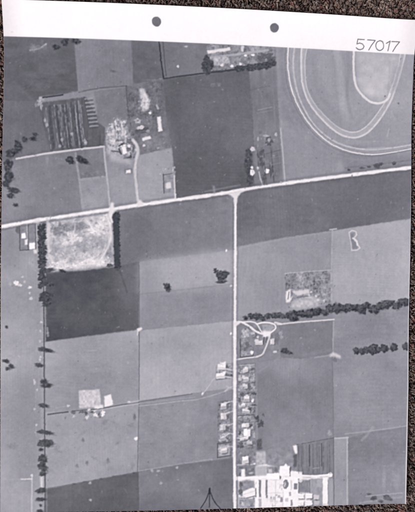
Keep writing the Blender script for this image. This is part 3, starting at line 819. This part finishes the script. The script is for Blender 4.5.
# ---- village, east of the road
va = new_id('printed_yard', 'pale loop of drives at the crossroads of the village road')
poly([(237, 322), (277, 321), (277, 345), (262, 357), (238, 361)], 140, va, .8, .8, 6, (14, 14), 130)
poly([(262, 324), (273, 324), (275, 328), (270, 332), (263, 331)], 172, None, .6, .9, 8, (7, 7), 131)
wr = new_id('printed_road', 'winding white drive among the eastern houses')
line([(236, 322), (242, 322.2), (248, 325.5), (254, 330), (260, 333.2), (266, 334.5)], 2.0, 232, wr, .95, .5, True)
line([(243, 322), (253, 321.8), (257.5, 325), (260.5, 330), (263, 334)], 1.4, 228, wr, .9, .45, True)
line([(257, 324), (263, 322.6), (270, 323), (275, 325), (275, 329), (270, 333), (266, 335)], 1.6, 230, wr, .95, .5, True)
line([(266, 333), (270, 334), (268.5, 340), (265.5, 348), (262, 354.5), (256, 356.8), (246, 358), (237, 359.5)], 1.6, 216, wr, .9, .5, True)
poly([(262, 331), (271, 331), (270, 337), (263, 337)], 236, None, .7)
line([(275, 322.5), (281, 324)], 2, 220, None, .85)
plot([(240.5, 330), (249, 327.5), (249.5, 337), (241, 338)], 168, 132, 18, (80, 230)); poly([(242, 331), (247.5, 329.5), (248, 335), (242.5, 336)], 194, hb(), .5, .8, 18, (6, 6), 133)
poly([(240, 339), (246, 338.6), (252.5, 345), (253.5, 355.5), (240, 357)], 152, new_id('printed_yard'), .5, .9, 6, (6, 6), 134, ridge=34)
line([(240.3, 339), (240.4, 357.5), (253, 356)], 1.1, 82, None, .7, .4); line([(253, 347), (253.5, 356)], .9, 96, None, .5)
house(251.5, 332.5, 255.5, 337, 190); house(255, 340.5, 262.5, 344.6, 226, 'white house inside the winding drive'); blob(252, 352.5, 1.5, 1.9, 240, hb()); blob(257.8, 337, 1.3, 1.2, 205); poly([(254, 341), (258, 338.5), (258.5, 342)], 214, None, .4)
line([(264, 337.5), (263.5, 344)], 1.2, 84, None, .7); line([(267, 337), (266, 342)], 1.2, 90, None, .6)
house(270, 339, 274, 344.5, 222); house(273, 350.6, 277, 352.4, 218, None, False); blob(277, 338, 2.4, 6, 112, alpha=.6, soft=1); blob(272, 347, 2, 3, 165, alpha=.5, soft=1); blob(281, 333, 2, 2.6, 172, alpha=.6, soft=.8); blob(281.5, 337, 1.8, 1.6, 178, alpha=.6, soft=.8)
blob(258, 350, 4, 4, 134, alpha=.5, soft=2)
ys = [(364.5, 374, 144), (375, 383, 150), (384, 392, 150), (393, 403, 150), (403.5, 414, 146), (415.5, 424, 154), (424.5, 431, 150), (431.5, 440, 160), (440.5, 449, 140)]
for k, (a, b, t) in enumerate(ys):
    plot([(238, a), (255, a - 1.6), (255.5, b - 1.6), (238, b)], t, 140 + 3 * k, 16, (84, 225))
for a in ((243.5, 368, 248.5, 372.4, 226), (249, 367.5, 251.5, 369.5, 196), (242.5, 376.5, 249, 381, 226), (238.5, 378, 241.5, 381, 206), (250, 379, 254, 382, 190), (243, 385, 248, 389, 220),
          (241.5, 386, 243, 388, 200), (244, 395.5, 249, 401, 228), (240.8, 403.6, 245, 406.4, 246), (252, 400, 254.3, 402.2, 244), (242.5, 408.3, 250, 412.6, 224), (242, 423.6, 249.2, 427.6, 230),
          (243.5, 430.5, 250.2, 437, 250), (244, 437, 248.5, 440, 240), (240.3, 438.4, 244, 441.2, 238), (247, 441.4, 252.4, 444.6, 206)):
    house(a[0], a[1], a[2], a[3], a[4])
for x, y, rx, ry, t in ((254.3, 393.7, 1.8, 1.6, 80), (250, 409, 1.6, 1.8, 78), (257, 418, 2.6, 1.8, 72), (261, 424, 3, 3.4, 84), (258, 421, 1.6, 1.6, 88), (263.3, 415, 1.2, 1.6, 98), (240.5, 445.5, 2.6, 3.4, 96), (240, 433, 1.2, 2, 90), (251, 425.5, 1.4, 2, 92), (239.7, 400, 1.2, 3, 98), (249.5, 388, 1.6, 2, 100), (254, 405, 2.4, 1, 84)):
    blob(x, y, rx, ry, t, new_id('printed_tree'), alpha=.85, rough=.35)
poly([(256.5, 440), (261.5, 438.5), (262, 449), (257, 450)], 90, new_id('printed_hedge'), .7, .85, 8, (6, 6), 180)
line([(238, 415.8), (254, 414.8)], 1.1, 84, None, .7); line([(237, 438), (242, 439)], 1.4, 214, None, .8)
line([(240, 365.5), (254, 364.5)], 1, 200, None, .6)
poly([(237, 450), (256, 448), (256, 465), (237, 466)], 138, new_id('printed_yard'), .6, .8, 12, (8, 8), 181); mottle([(238, 449), (255, 447), (255, 465), (238, 466)], 22, (80, 215), (.6, 1.5), .65, 182)
house(242.4, 457, 248.6, 463.8, 250, 'bright white house just above the factory'); line([(237, 465), (255, 464.3)], 1.1, 206, None, .7)
rect(238, 467, 255, 476, 128, new_id('printed_yard'), -.05, soft=.6, tex=10, ts=(8, 8)); rect(241, 469.5, 245, 477.5, 240, hb(), soft=.5); blob(254.5, 463.7, 1.2, 1, 226); blob(251, 473, 2.4, 1, 180)
poly([(256, 452), (265, 451), (266, 464), (256, 466)], 192, new_id('printed_yard'), .8, .9, 10, (9, 9), 183)

# ---- factory complex at the bottom
fc = new_id('printed_yard', 'pale factory yard at the bottom edge')
poly([(256, 466), (266, 464), (280, 468), (298, 472), (304, 477), (329, 476), (329, 512), (238, 512), (238, 479), (256, 478)], 232, fc, .6, .95, 6, (11, 11), 184, ridge=14)
line([(236, 478.6), (248, 477.8), (262, 477.4), (282, 477)], 3.6, 246, new_id('printed_road', 'white road into the factory'), .95, .5)
blocks(262, 452, 294, 470, 20, (112, 186), (2, 6), 512, .5, -.12)
rect(255.5, 466, 266.5, 475.5, 186, None, 0, soft=.6); rect(266.8, 466.5, 279, 474, 150, None, -.05, soft=.5, tex=8, ts=(7, 7), seed=3); rect(268.5, 469, 272, 473, 196, None, 0, soft=.4); rect(274.5, 467, 277.5, 471.5, 118, None, 0, soft=.4)
poly([(238.5, 482), (247, 479.8), (254, 481), (255, 489), (247, 490), (239, 495)], 150, None, .6, .95, 7, (8, 8), 185)
tree(240.5, 492, 1.8, 3.4, 108); tree(241, 484.4, 1.8, 2.4, 112)
poly([(243.2, 491.4), (252.8, 487.8), (255.4, 490), (255.4, 495), (246.5, 497.6), (243.4, 496)], 240, hb('slanting white factory building'), .4); line([(244, 494.4), (255, 491)], .7, 200, None, .6, .4); line([(246.5, 498.3), (255.6, 495.8)], 1.1, 104, None, .7, .4)
poly([(238.5, 497), (250, 498.6), (255, 498), (255, 508), (238.5, 508)], 160, None, .6, .9, 8, (7, 7), 186, ridge=20)
blocks(239, 496.5, 254, 506, 16, (90, 244), (1.2, 3.6), 187)
rect(255.2, 478, 258.6, 508, 244, hb('narrow white factory wing'), 0, soft=.4); rect(258.9, 480, 260.9, 497, 128, None, 0, soft=.4); rect(261.6, 478, 265.2, 507, 240, hb(), 0, soft=.4); rect(265.7, 480, 267.4, 498, 132, None, 0, soft=.4); rect(258.8, 499, 261.4, 507, 186, None, 0, soft=.4)
rect(268, 480.5, 283, 507, 240, hb('wide pale factory roof'), 0, soft=.5, tex=4, ts=(9, 9), seed=4)
line([(275.5, 481), (275.5, 506)], .7, 204, None, .7, .4); line([(268.4, 493), (283, 493)], .7, 206, None, .6, .4)
blocks(268.5, 482, 282, 505, 10, (172, 250), (1.4, 4.5), 188, .8, 0)
for x0_, y0_, x1_, y1_ in ((279.6, 475, 281, 479), (289.6, 467, 291, 472), (298.2, 478.4, 299.4, 493), (302.2, 472.5, 303.4, 475), (255.4, 488, 256.4, 497), (283.1, 490, 284, 507), (327.8, 480, 328.8, 504), (249, 458, 250, 465)):
    rect(x0_, y0_, x1_, y1_, 112, None, 0, soft=.35)
blocks(268.6, 494, 282, 505.5, 9, (140, 200), (1.2, 3.6), 530, .85, 0); blocks(284, 491, 296, 505, 8, (140, 205), (1.2, 3.2), 531, .85, 0)
rect(267, 473.6, 279.4, 479.4, 250, hb('white office block of the factory'), -.04, soft=.4)
rect(280, 466, 289.4, 476, 250, hb('tallest white factory block'), 0, soft=.4); poly([(283.5, 466.5), (286, 463.2), (288, 466.5)], 246, None, .4); line([(290, 468), (290, 476)], 1.1, 116, None, .75, .4)
rect(290.6, 471.6, 302, 478.4, 244, hb(), 0, soft=.4); rect(283, 477, 298, 508, 248, hb('white factory hall beside the grey court'), 0, soft=.4)
blob(285.8, 484.2, 2.7, 5.0, 138, rough=.1, tex=2, soft=.4); blob(284.8, 484.5, 1, 2.6, 205, rough=.2, soft=.4, alpha=.8)
rect(294, 483.2, 297.3, 489.4, 138, None, 0, soft=.35); rect(290.6, 480, 292, 490, 214, None, 0, soft=.4); rect(289, 492, 291, 496, 176, None, 0, soft=.4)
rect(280.2, 497, 282.6, 502, 158, None, 0, soft=.4); rect(290.6, 500, 292.4, 506, 148, None, 0, soft=.4); rect(285, 498, 288.4, 501.6, 206, None, 0, soft=.4)
rect(298.4, 480, 310, 492.4, 138, None, 0, soft=.6, tex=6, ts=(6, 14), seed=5); blob(300.4, 480.6, 2.2, 1.8, 225, None, 0, .8, .6, .1)
rect(310.3, 478.6, 322.8, 507, 160, None, 0, soft=.5, tex=6, ts=(6, 14), seed=6); line([(309.8, 480), (310, 493)], 1, 106, None, .7); rect(317, 479, 322.5, 487, 174, None, 0, soft=.5)
line([(301, 475.6), (315, 476.2), (330, 474.8)], 2.1, 242, hb('long thin white factory wing'), .95, .45); blob(330, 474.8, 2.6, 2.6, 240, rough=.06)
rect(323, 477.6, 327.6, 503.6, 244, hb('upright white factory wing'), 0, soft=.4)
for x, y in ((297.6, 493.8), (305.9, 493.6), (297.4, 500.8), (305.7, 500.6)):
    rect(x + .8, y + .8, x + 7.2, y + 5.8, 104, None, 0, soft=.4, alpha=.7)
    rect(x, y, x + 6.4, y + 4.8, 248, hb(), 0, soft=.35); line([(x + .4, y + 2.4), (x + 6.2, y + 2.3)], .6, 222, None, .8, .35)
rect(313.4, 495, 319, 499.6, 206, hb(), 0, soft=.4); rect(314, 500.6, 319.4, 505, 190, hb(), 0, soft=.4); blob(316.5, 500, 2, .8, 108, alpha=.7)
rect(328.2, 478, 333, 507, 166, None, 0, soft=.6)
poly([(292.5, 446), (297, 445), (297.2, 453), (295.5, 454), (294, 452)], 238, hb(), .5); poly([(293.6, 455), (297, 454), (297.2, 466), (294, 468)], 92, None, .6, .85)
for x, t in ((309.5, 72), (321.5, 66), (305, 140), (315, 132), (326.5, 134), (301, 96)):
    line([(x, 446 - (x - 300) * .12), (x + .3, 466)], 1, t, None, .7, .4)
for k_ in range(17):
    x = 298.6 + k_ * 2.05
    line([(x, 446 - (x - 300) * .14), (x + .2, 473)], .9 + .5 * (k_ % 3 == 0), (96, 146, 84, 136, 104)[k_ % 5], None, .45, .45, False, .5)
line([(313, 468.4), (319, 467.8)], 1, 165, None, .7); line([(297, 444.6), (333, 438)], 1, 88, None, .6, .5, broken=.4)
mottle([(262, 452), (293, 446), (293, 468), (262, 470)], 22, (118, 180), (.6, 1.8), .5, 193)

# ---- roads
mr = new_id('printed_road', 'long white main road across the picture')
MAIN = [(-2, 227.3), (35, 220.5), (70, 215.4), (110, 209.4), (140, 205), (175, 200), (210, 195.2), (245, 189.3), (280, 184.2), (315, 179.4), (350, 175), (414, 167.2)]
line([(x, y - 3.2) for x, y in MAIN], 2.2, 116, None, .35, 1)
line([(x, y + 3.2) for x, y in MAIN], 1.6, 104, None, .4, .8)
line(MAIN, 3.2, 236, mr, .97, .7, True)
line([(214, 187), (214.5, 193)], 2.4, 172, None, .5, 1.2); line([(205, 191.5), (240, 185)], 1.4, 152, None, .5, .8)
poly([(109, 211), (111, 202), (113.5, 202), (114.5, 209), (117, 210), (113, 213), (112, 217), (109, 218)], 228, mr, .7)
poly([(136, 208), (138, 200), (141, 200), (144, 204.5)], 224, mr, .7); poly([(33, 222.5), (40, 219.6), (39, 224)], 210, None, .7, .7)
line([(110.6, 209), (110.5, 217), (112, 222)], 2.4, 226, None, .9, .8); line([(175.5, 199), (175.6, 194)], 1.6, 220, None, .8)
line([(47, 219), (48.5, 226), (48.5, 240)], 2.5, 200, None, .75, 1)
vr = new_id('printed_road', 'straight white village road running down the picture')
VIL = [(235.6, 195), (235.4, 215), (235.3, 256), (234.9, 320), (234.9, 384), (234.3, 448), (234.9, 512)]
line([(x - 2.6, y) for x, y in VIL], 1.3, 132, None, .4, .6); line([(x + 2.6, y) for x, y in VIL], 1.3, 128, None, .4, .6)
line([(x - 4.2, y) for x, y in VIL[:4]], .9, 156, None, .4, .6)
line(VIL, 2.4, 234, vr, .97, .65)
line([(234.9, 322), (234.8, 384), (234.3, 448), (234.9, 512)], 2.9, 234, vr, .9, .7)
poly([(227, 193.5), (246, 190), (240.5, 193.6), (237.4, 197.5), (236.8, 204), (234, 204), (233.4, 198), (231, 195.6)], 224, vr, .6)
blob(352, 176, .9, 1.3, 130, alpha=.8); blob(281, 182.5, 1, 1, 190)
poly([(234, 322.5), (240, 321), (240, 323.5), (235, 327)], 228, None, .5)

# ---- arrow mark at the bottom edge
am = new_id('arrow_mark', 'thin black arrow shaped fiducial mark at the bottom edge')
line([(209.6, 489), (207.6, 496), (204.8, 502), (200.5, 508.5)], 1.0, 60, am, .95, .4, True)
line([(209.6, 489), (212, 496.5), (215.5, 503), (220.5, 508.5)], 1.0, 60, am, .95, .4, True)
line([(209.6, 489), (209.4, 507)], 1.1, 70, am, .9, .4)
line([(209.6, 488.5), (209.5, 494)], 1.7, 52, am, .9, .4)

# dust, stooks and bare spots scattered over the land
g3 = np.random.default_rng(77)
for _ in range(650):
    x, y = g3.uniform(4, 408), g3.uniform(44, 506)
    up = g3.random() < .55
    blob(x, y, g3.uniform(.4, 1.1), g3.uniform(.35, .7), float(np.clip(140 + (1 if up else -1) * g3.uniform(30, 75), 60, 235)), None, g3.uniform(0, 3), g3.uniform(.12, .4), .5, .3, 2)
for _ in range(26):
    x, y = g3.uniform(10, 400), g3.uniform(50, 500)
    an, L = g3.uniform(0, 3.14), g3.uniform(6, 26)
    line([(x, y), (x + L * math.cos(an), y + L * math.sin(an) * .5)], .6, 175, None, .16, .5, False, .6)
# ---- print softness, grain, then the bare paper
jx = (noise((NY, NX), 9, 9, 200) * .8).astype(int)
jy = (noise((NY, NX), 9, 9, 201) * .8).astype(int)
II, JJ = np.meshgrid(np.arange(NX), np.arange(NY))
tone = tone[np.clip(JJ + jy, 0, NY - 1), np.clip(II + jx, 0, NX - 1)]
tone = blur(tone, 1.2)
tone = np.clip(tone + .55 * (tone - blur(tone, 4.5)), 40, 254)          # crisp darkroom print
grain = (noise((NY, NX), 4, 4, 210) * 2.2 + noise((NY, NX), 9, 9, 211) * 2.0 + noise((NY, NX), 22, 22, 212) * .8 + noise((NY, NX), 90, 90, 213) * 1.5
         + noise((NY, NX), 5, 300, 214) * .7 + noise((NY, NX), 300, 6, 215) * .5)
tone = tone + grain
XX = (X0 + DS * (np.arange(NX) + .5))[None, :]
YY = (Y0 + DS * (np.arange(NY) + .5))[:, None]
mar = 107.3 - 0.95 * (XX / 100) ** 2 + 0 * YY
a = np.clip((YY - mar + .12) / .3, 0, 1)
tone = tone * (1 - a) + (251 + .4 * grain - 1.6 * np.abs(noise((NY, NX), 200, 200, 301)) - 18 * np.clip((np.abs(XX) - 90) / 9.5, 0, 1) ** 1.5) * a  # margin ends darkened: lens vignetting painted into the paper tone
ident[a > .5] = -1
# unexposed rim on the right and left edges
er, el = edge_right(YY), edge_left(YY)
rim = np.clip((XX - (er - np.interp(YY, [-125, -100, -60, 20, 60], [.55, .6, .5, .2, 0]))) / .15, 0, 1)
tone = tone * (1 - .75 * rim) + 245 * .75 * rim
rim2 = np.clip(((el + .25) - XX) / .2 + 0 * YY, 0, 1)
tone = tone * (1 - .35 * rim2) + 190 * .35 * rim2
ident[rim > .5] = -1

# punch marks and the hand lettered number on the white margin
pm = []
for x, y, r in ((156.5, 21.6, 4.5), (274.4, 27.8, 4.4)):
    k = new_id('punch_mark', 'left grey punch mark on the white margin' if x < 200 else 'right grey punch mark on the white margin')
    pm.append(k)
    blob(x, y, r, r, 104, k, rough=.025, tex=5, soft=.45)
    blob(x, y, r * .82, r * .82, 114, None, rough=.05, tex=4, soft=.8, alpha=.7)
ROWS = (('5', [[(364.2, 39.2), (357.8, 38.7), (357, 43.4), (359.5, 42.6), (362.4, 43.4), (364, 45.8), (363, 48.2), (360, 49.2), (357.6, 48.6), (356.3, 47.2)]], False),
        ('7', [[(367.6, 39.4), (375.3, 39.9), (371.6, 44.6), (368.8, 49.4)]], False),
        ('0', [[(379.9, 40.2), (382.6, 41.6), (383.7, 45), (382.8, 48.3), (379.8, 49.9), (376.9, 48.4), (375.8, 45), (377.1, 41.6), (379.9, 40.2)]], True),
        ('1', [[(386.4, 42.8), (390.2, 40.6), (388, 50.2)]], False),
        ('7', [[(391.8, 41), (399.6, 41.4), (395.8, 46), (392.8, 51)]], False))
num_ids = []
for ch, strokes, sm in ROWS:
    k = new_id('digit', 'thin dark grey digit %s on the white margin' % {'5': 'five', '7': 'seven', '0': 'zero', '1': 'one'}[ch])
    num_ids.append(k)
    for s in strokes:
        line([(x, y + .5) for x, y in s], .8, 62, k, .88, .42, sm)
ID_LABELS[num_ids[1]] = 'thin dark grey digit seven after the five'
ID_LABELS[num_ids[4]] = 'thin dark grey digit seven at the end of the number'
blob(12, 32, 1, .6, 205, alpha=.6)

tone = np.clip(tone, 20, 255)

# ------------------------------------------------------------------ materials
def mat(name):
    m = bpy.data.materials.new(name)
    m.use_nodes = True
    nt = m.node_tree
    return m, nt, nt.nodes['Principled BSDF']


m_print, nt, bsdf = mat('photographic_paper')
at = nt.nodes.new('ShaderNodeAttribute'); at.attribute_name = 'ink'
nt.links.new(at.outputs['Color'], bsdf.inputs['Base Color'])
tcn = nt.nodes.new('ShaderNodeTexCoord')
nz = nt.nodes.new('ShaderNodeTexNoise'); nz.inputs['Scale'].default_value = 260; nz.inputs['Detail'].default_value = 4
nt.links.new(tcn.outputs['Object'], nz.inputs['Vector'])
mr_ = nt.nodes.new('ShaderNodeMapRange'); mr_.inputs[3].default_value = .46; mr_.inputs[4].default_value = .58
nt.links.new(nz.outputs[0], mr_.inputs[0]); nt.links.new(mr_.outputs[0], bsdf.inputs['Roughness'])
bsdf.inputs['Specular IOR Level'].default_value = 0.25
bp = nt.nodes.new('ShaderNodeBump'); bp.inputs['Strength'].default_value = .05; bp.inputs['Distance'].default_value = .0004
nt.links.new(nz.outputs[0], bp.inputs['Height']); nt.links.new(bp.outputs[0], bsdf.inputs['Normal'])

m_pile, nt, bsdf = mat('carpet_yarn')
at = nt.nodes.new('ShaderNodeAttribute'); at.attribute_name = 'yarn'
nz = nt.nodes.new('ShaderNodeTexNoise'); nz.inputs['Scale'].default_value = 1500; nz.inputs['Detail'].default_value = 3
tcn = nt.nodes.new('ShaderNodeTexCoord'); nt.links.new(tcn.outputs['Object'], nz.inputs['Vector'])
mx = nt.nodes.new('ShaderNodeMix'); mx.data_type = 'RGBA'; mx.blend_type = 'MULTIPLY'; mx.inputs[0].default_value = .55
nt.links.new(at.outputs['Color'], mx.inputs[6]); nt.links.new(nz.outputs[0], mx.inputs[7])
nt.links.new(mx.outputs[2], bsdf.inputs['Base Color'])
bsdf.inputs['Roughness'].default_value = .95
bsdf.inputs['Specular IOR Level'].default_value = .1
bp = nt.nodes.new('ShaderNodeBump'); bp.inputs['Strength'].default_value = .6; bp.inputs['Distance'].default_value = .0003
nt.links.new(nz.outputs[0], bp.inputs['Height']); nt.links.new(bp.outputs[0], bsdf.inputs['Normal'])

m_base, nt, bsdf = mat('carpet_backing')
vo = nt.nodes.new('ShaderNodeTexVoronoi'); vo.inputs['Scale'].default_value = 560
tcn = nt.nodes.new('ShaderNodeTexCoord'); nt.links.new(tcn.outputs['Object'], vo.inputs['Vector'])
cr = nt.nodes.new('ShaderNodeValToRGB')
cr.color_ramp.elements[0].color = (.02, .014, .013, 1); cr.color_ramp.elements[1].color = (.115, .082, .072, 1)
sp = nt.nodes.new('ShaderNodeSeparateColor'); nt.links.new(vo.outputs['Color'], sp.inputs[0])
nt.links.new(sp.outputs[0], cr.inputs[0]); nt.links.new(cr.outputs[0], bsdf.inputs['Base Color'])
bsdf.inputs['Roughness'].default_value = 1
bp = nt.nodes.new('ShaderNodeBump'); bp.inputs['Distance'].default_value = .002; bp.invert = True
nt.links.new(vo.outputs['Distance'], bp.inputs['Height']); nt.links.new(bp.outputs[0], bsdf.inputs['Normal'])


# ------------------------------------------------------------------ mesh helpers
def make_mesh(name, verts, faces4, material, color=None, cname='ink', smooth=True):
    me = bpy.data.meshes.new(name)
    nf = len(faces4)
    k = faces4.shape[1]
    me.vertices.add(len(verts)); me.vertices.foreach_set('co', verts.astype(np.float32).ravel())
    me.loops.add(nf * k); me.loops.foreach_set('vertex_index', faces4.astype(np.int32).ravel())
    me.polygons.add(nf)
    me.polygons.foreach_set('loop_start', np.arange(0, nf * k, k, dtype=np.int32))
    me.polygons.foreach_set('use_smooth', np.full(nf, smooth))
    me.update(calc_edges=True)
    if color is not None:
        at_ = me.attributes.new(cname, 'FLOAT_COLOR', 'POINT')
        c = np.ones((len(verts), 4), np.float32); c[:, :3] = color
        at_.data.foreach_set('color', c.ravel())
    me.materials.append(material)
    return me


def link(name, me, parent=None, label=None, cat=None, kind=None):
    o = bpy.data.objects.new(name, me)
    scene.collection.objects.link(o)
    if parent:
        o.parent = parent
    if label: o['label'] = label
    if cat: o['category'] = cat
    if kind: o['kind'] = kind
    return o


# ------------------------------------------------------------------ carpet
BASE_Z = -3.2
xs = np.array([-600., 600.]); g = np.array([[-1500, -1500, BASE_Z], [1500, -1500, BASE_Z], [1500, 1500, BASE_Z], [-1500, 1500, BASE_Z]]) * MM
link('carpet', make_mesh('carpet', g, np.array([[0, 1, 2, 3]]), m_base), kind='structure')

g = np.random.default_rng(3)
SPX, SPY = 1.22, 1.10
nx, ny = int(286 / SPX), int(330 / SPY)
cx, cy = np.meshgrid((np.arange(nx) - nx / 2) * SPX, (np.arange(ny) - ny / 2) * SPY)
cx = cx + (np.arange(ny) % 2)[:, None] * SPX * .5
cx = (cx + g.normal(0, .28, cx.shape)).ravel(); cy = (cy + g.normal(0, .28, cy.shape)).ravel()
keep = ~((np.abs(cx) < 94) & (cy > -116) & (cy < 88))
cx, cy = cx[keep], cy[keep]
n = len(cx)
NL, lat = 4, (-0.55, 0.25, 0.8)
ring = [(0, 0, -1)]
for s in lat:
    r = math.sqrt(1 - s * s)
    ring += [(r * math.cos(k * 2 * math.pi / NL), r * math.sin(k * 2 * math.pi / NL), s) for k in range(NL)]
ring += [(0, 0, 1)]
ring = np.array(ring)
tri = []
for k in range(NL):
    tri.append((0, 1 + (k + 1) % NL, 1 + k))
    for l in range(len(lat) - 1):
        a0, a1 = 1 + l * NL + k, 1 + l * NL + (k + 1) % NL
        tri += [(a0, a1, a1 + NL), (a0, a1 + NL, a0 + NL)]
    b = 1 + (len(lat) - 1) * NL
    tri.append((b + k, b + (k + 1) % NL, len(ring) - 1))
tri = np.array(tri)
ang = g.uniform(0, math.pi, n); le = g.uniform(.85, 1.45, n); wi = g.uniform(.36, .55, n); hz = g.uniform(1.1, 1.7, n)
top = -.10 - np.abs(g.normal(0, .42, n))
v = ring[None] * np.stack([le, wi, hz], 1)[:, None, :]
tx, ty = g.normal(0, .35, n), g.normal(0, .35, n)
X = v[..., 0] * np.cos(ang)[:, None] - v[..., 1] * np.sin(ang)[:, None] + tx[:, None] * v[..., 2] + cx[:, None]
Y = v[..., 0] * np.sin(ang)[:, None] + v[..., 1] * np.cos(ang)[:, None] + ty[:, None] * v[..., 2] + cy[:, None]
Z = v[..., 2] + (top - hz)[:, None]
verts = np.stack([X, Y, Z], -1).reshape(-1, 3) * MM
faces = (tri[None] + (np.arange(n) * len(ring))[:, None, None]).reshape(-1, 3)
pal = np.array([(.075, .052, .050), (.15, .104, .094), (.22, .160, .142), (.31, .24, .215), (.21, .105, .095), (.18, .16, .16)])
# yarns are mixed in small clusters
fn = noise((1100, 1100), 5, 5, 88)[((cy + 180) * 3).astype(int) % 1100, ((cx + 160) * 3).astype(int) % 1100]
cl = np.clip(.48 + .27 * fn + .14 * g.standard_normal(n), 0, 1)
pick = np.searchsorted(np.array([.22, .40, .64, .74, .86]), cl)
col = pal[pick] * g.uniform(.75, 1.25, (n, 1))
link('carpet_pile', make_mesh('carpet_pile', verts, faces, m_pile, np.repeat(col, len(ring), 0), 'yarn'), kind='stuff',
     label='speckled brown looped carpet pile under the photograph', cat='carpet')

# ------------------------------------------------------------------ the print
root = bpy.data.objects.new('aerial_photograph', None)
scene.collection.objects.link(root)
root['label'] = 'black and white aerial photograph print with white top margin lying on brown carpet'
root['category'] = 'photograph'

GX, GY = 812, 990
S, T = np.meshgrid(np.linspace(0, 1, GX + 1), np.linspace(0, 1, GY + 1))
xa = -W2 + 2 * W2 * S
y = edge_bot(xa) * (1 - T) + edge_top(xa) * T
x = edge_left(y) * (1 - S) + edge_right(y) * S
z = lift(x, y)
fx = np.clip((x - X0) / DS - .5, 0, NX - 1.001); fy_ = np.clip((y - Y0) / DS - .5, 0, NY - 1.001)
i, j = fx.astype(int), fy_.astype(int)
u, w = fx - i, fy_ - j
tv = (tone[j, i] * (1 - u) + tone[j, i + 1] * u) * (1 - w) + (tone[j + 1, i] * (1 - u) + tone[j + 1, i + 1] * u) * w
c = tv / 255.0
lin = np.where(c <= .04045, c / 12.92, ((c + .055) / 1.055) ** 2.4)
k = np.clip((tv - 60) / 195, 0, 1)[..., None]
tint = (1 - k) * np.array([.965, .985, 1.12]) + k * np.array([1.005, .985, 1.02])
dk = np.clip((92 - tv) / 22, 0, 1)[..., None]
tint = tint * (1 + dk * np.array([-.09, 0, .16]))
lt = np.clip((tv - 170) / 40, 0, 1)[..., None] * np.clip((252 - tv) / 12, 0, 1)[..., None]
tint = tint * (1 + lt * np.array([.03, -.008, -.015]))
mid = np.exp(-((tv - 130) / 60) ** 2)[..., None]
tint = tint * (1 + mid * np.array([.0, -.012, .055]))
INK = 0.86
colr = np.clip((lin[..., None] - .010) * tint * INK, 0.004, .88).reshape(-1, 3)
verts = np.stack([x, y, z], -1).reshape(-1, 3) * MM
idx = np.arange((GX + 1) * (GY + 1)).reshape(GY + 1, GX + 1)
faces = np.stack([idx[:-1, :-1], idx[:-1, 1:], idx[1:, 1:], idx[1:, :-1]], -1).reshape(-1, 4)
fcx = ((x[:-1, :-1] + x[1:, 1:]) / 2 - X0) / DS
fcy = ((y[:-1, :-1] + y[1:, 1:]) / 2 - Y0) / DS
fid = ident[np.clip(fcy.astype(int), 0, NY - 1), np.clip(fcx.astype(int), 0, NX - 1)].copy()
# leftover slivers between the printed features go to their neighbours; the largest stays the picture's own
seen = np.zeros(fid.shape, bool)
pieces = []
for j0, i0 in np.argwhere(fid == 0):
    if seen[j0, i0]:
        continue
    st, comp = [(j0, i0)], []
    seen[j0, i0] = True
    while st:
        jj, ii = st.pop()
        comp.append((jj, ii))
        for a, b in ((jj + 1, ii), (jj - 1, ii), (jj, ii + 1), (jj, ii - 1)):
            if 0 <= a < GY and 0 <= b < GX and fid[a, b] == 0 and not seen[a, b]:
                seen[a, b] = True
                st.append((a, b))
    pieces.append(comp)
pieces.sort(key=len)
for comp in pieces[:-1]:
    near = {}
    for jj, ii in comp:
        for a, b in ((jj + 1, ii), (jj - 1, ii), (jj, ii + 1), (jj, ii - 1)):
            if 0 <= a < GY and 0 <= b < GX and fid[a, b] > 0:
                near[fid[a, b]] = near.get(fid[a, b], 0) + 1
    best = max(near, key=near.get) if near else -1
    for jj, ii in comp:
        fid[jj, ii] = best
print('picture pieces', [len(p) for p in pieces])
fid = fid.ravel()


def subset(mask):
    f = faces[mask]
    vi, inv = np.unique(f, return_inverse=True)
    return verts[vi], inv.reshape(-1, 4), colr[vi]


# bare paper: white margin, edges and back of the sheet
v1, f1, c1 = subset(fid == -1)
TH = 0.24 * MM
step = 14
si = sorted(set(list(range(0, GX + 1, step)) + [GX])); sj = sorted(set(list(range(0, GY + 1, step)) + [GY]))
bi = idx[np.ix_(sj, si)]
bv = verts[bi.ravel()].copy(); bv[:, 2] -= TH
bidx = np.arange(bi.size).reshape(bi.shape) + len(v1)
bf = np.stack([bidx[:-1, :-1], bidx[1:, :-1], bidx[1:, 1:], bidx[:-1, 1:]], -1).reshape(-1, 4)
# rim of the sheet
per = np.concatenate([idx[0, :-1], idx[:-1, -1], idx[-1, :0:-1], idx[:0:-1, 0]])
rv = verts[per]; rb = rv.copy(); rb[:, 2] -= TH
o0 = len(v1) + len(bv); m_ = len(per)
a_ = np.arange(m_); b_ = (a_ + 1) % m_
rf = np.stack([a_ + o0, a_ + o0 + m_, b_ + o0 + m_, b_ + o0], -1)
PV = np.vstack([v1, bv, rv, rb]); PF = np.vstack([f1, bf, rf])
PC = np.vstack([c1, np.full((len(bv) + 2 * m_, 3), .8)])
link('paper_sheet', make_mesh('paper_sheet', PV, PF, m_print, PC), root, 'white paper sheet with a wide blank margin along its top')

v1, f1, c1 = subset(fid == 0)
pic = link('picture', make_mesh('picture', v1, f1, m_print, c1), root, 'grey aerial view of farm fields, roads and a racetrack')
number = None
for kk in sorted(ID_NAMES):
    msk = fid == kk
    if msk.sum() < 6:
        continue
    v1, f1, c1 = subset(msk)
    nm = ID_NAMES[kk]
    link(nm, make_mesh(nm, v1, f1, m_print, c1), root if nm in ('punch_mark', 'digit', 'arrow_mark') else pic, ID_LABELS.get(kk))
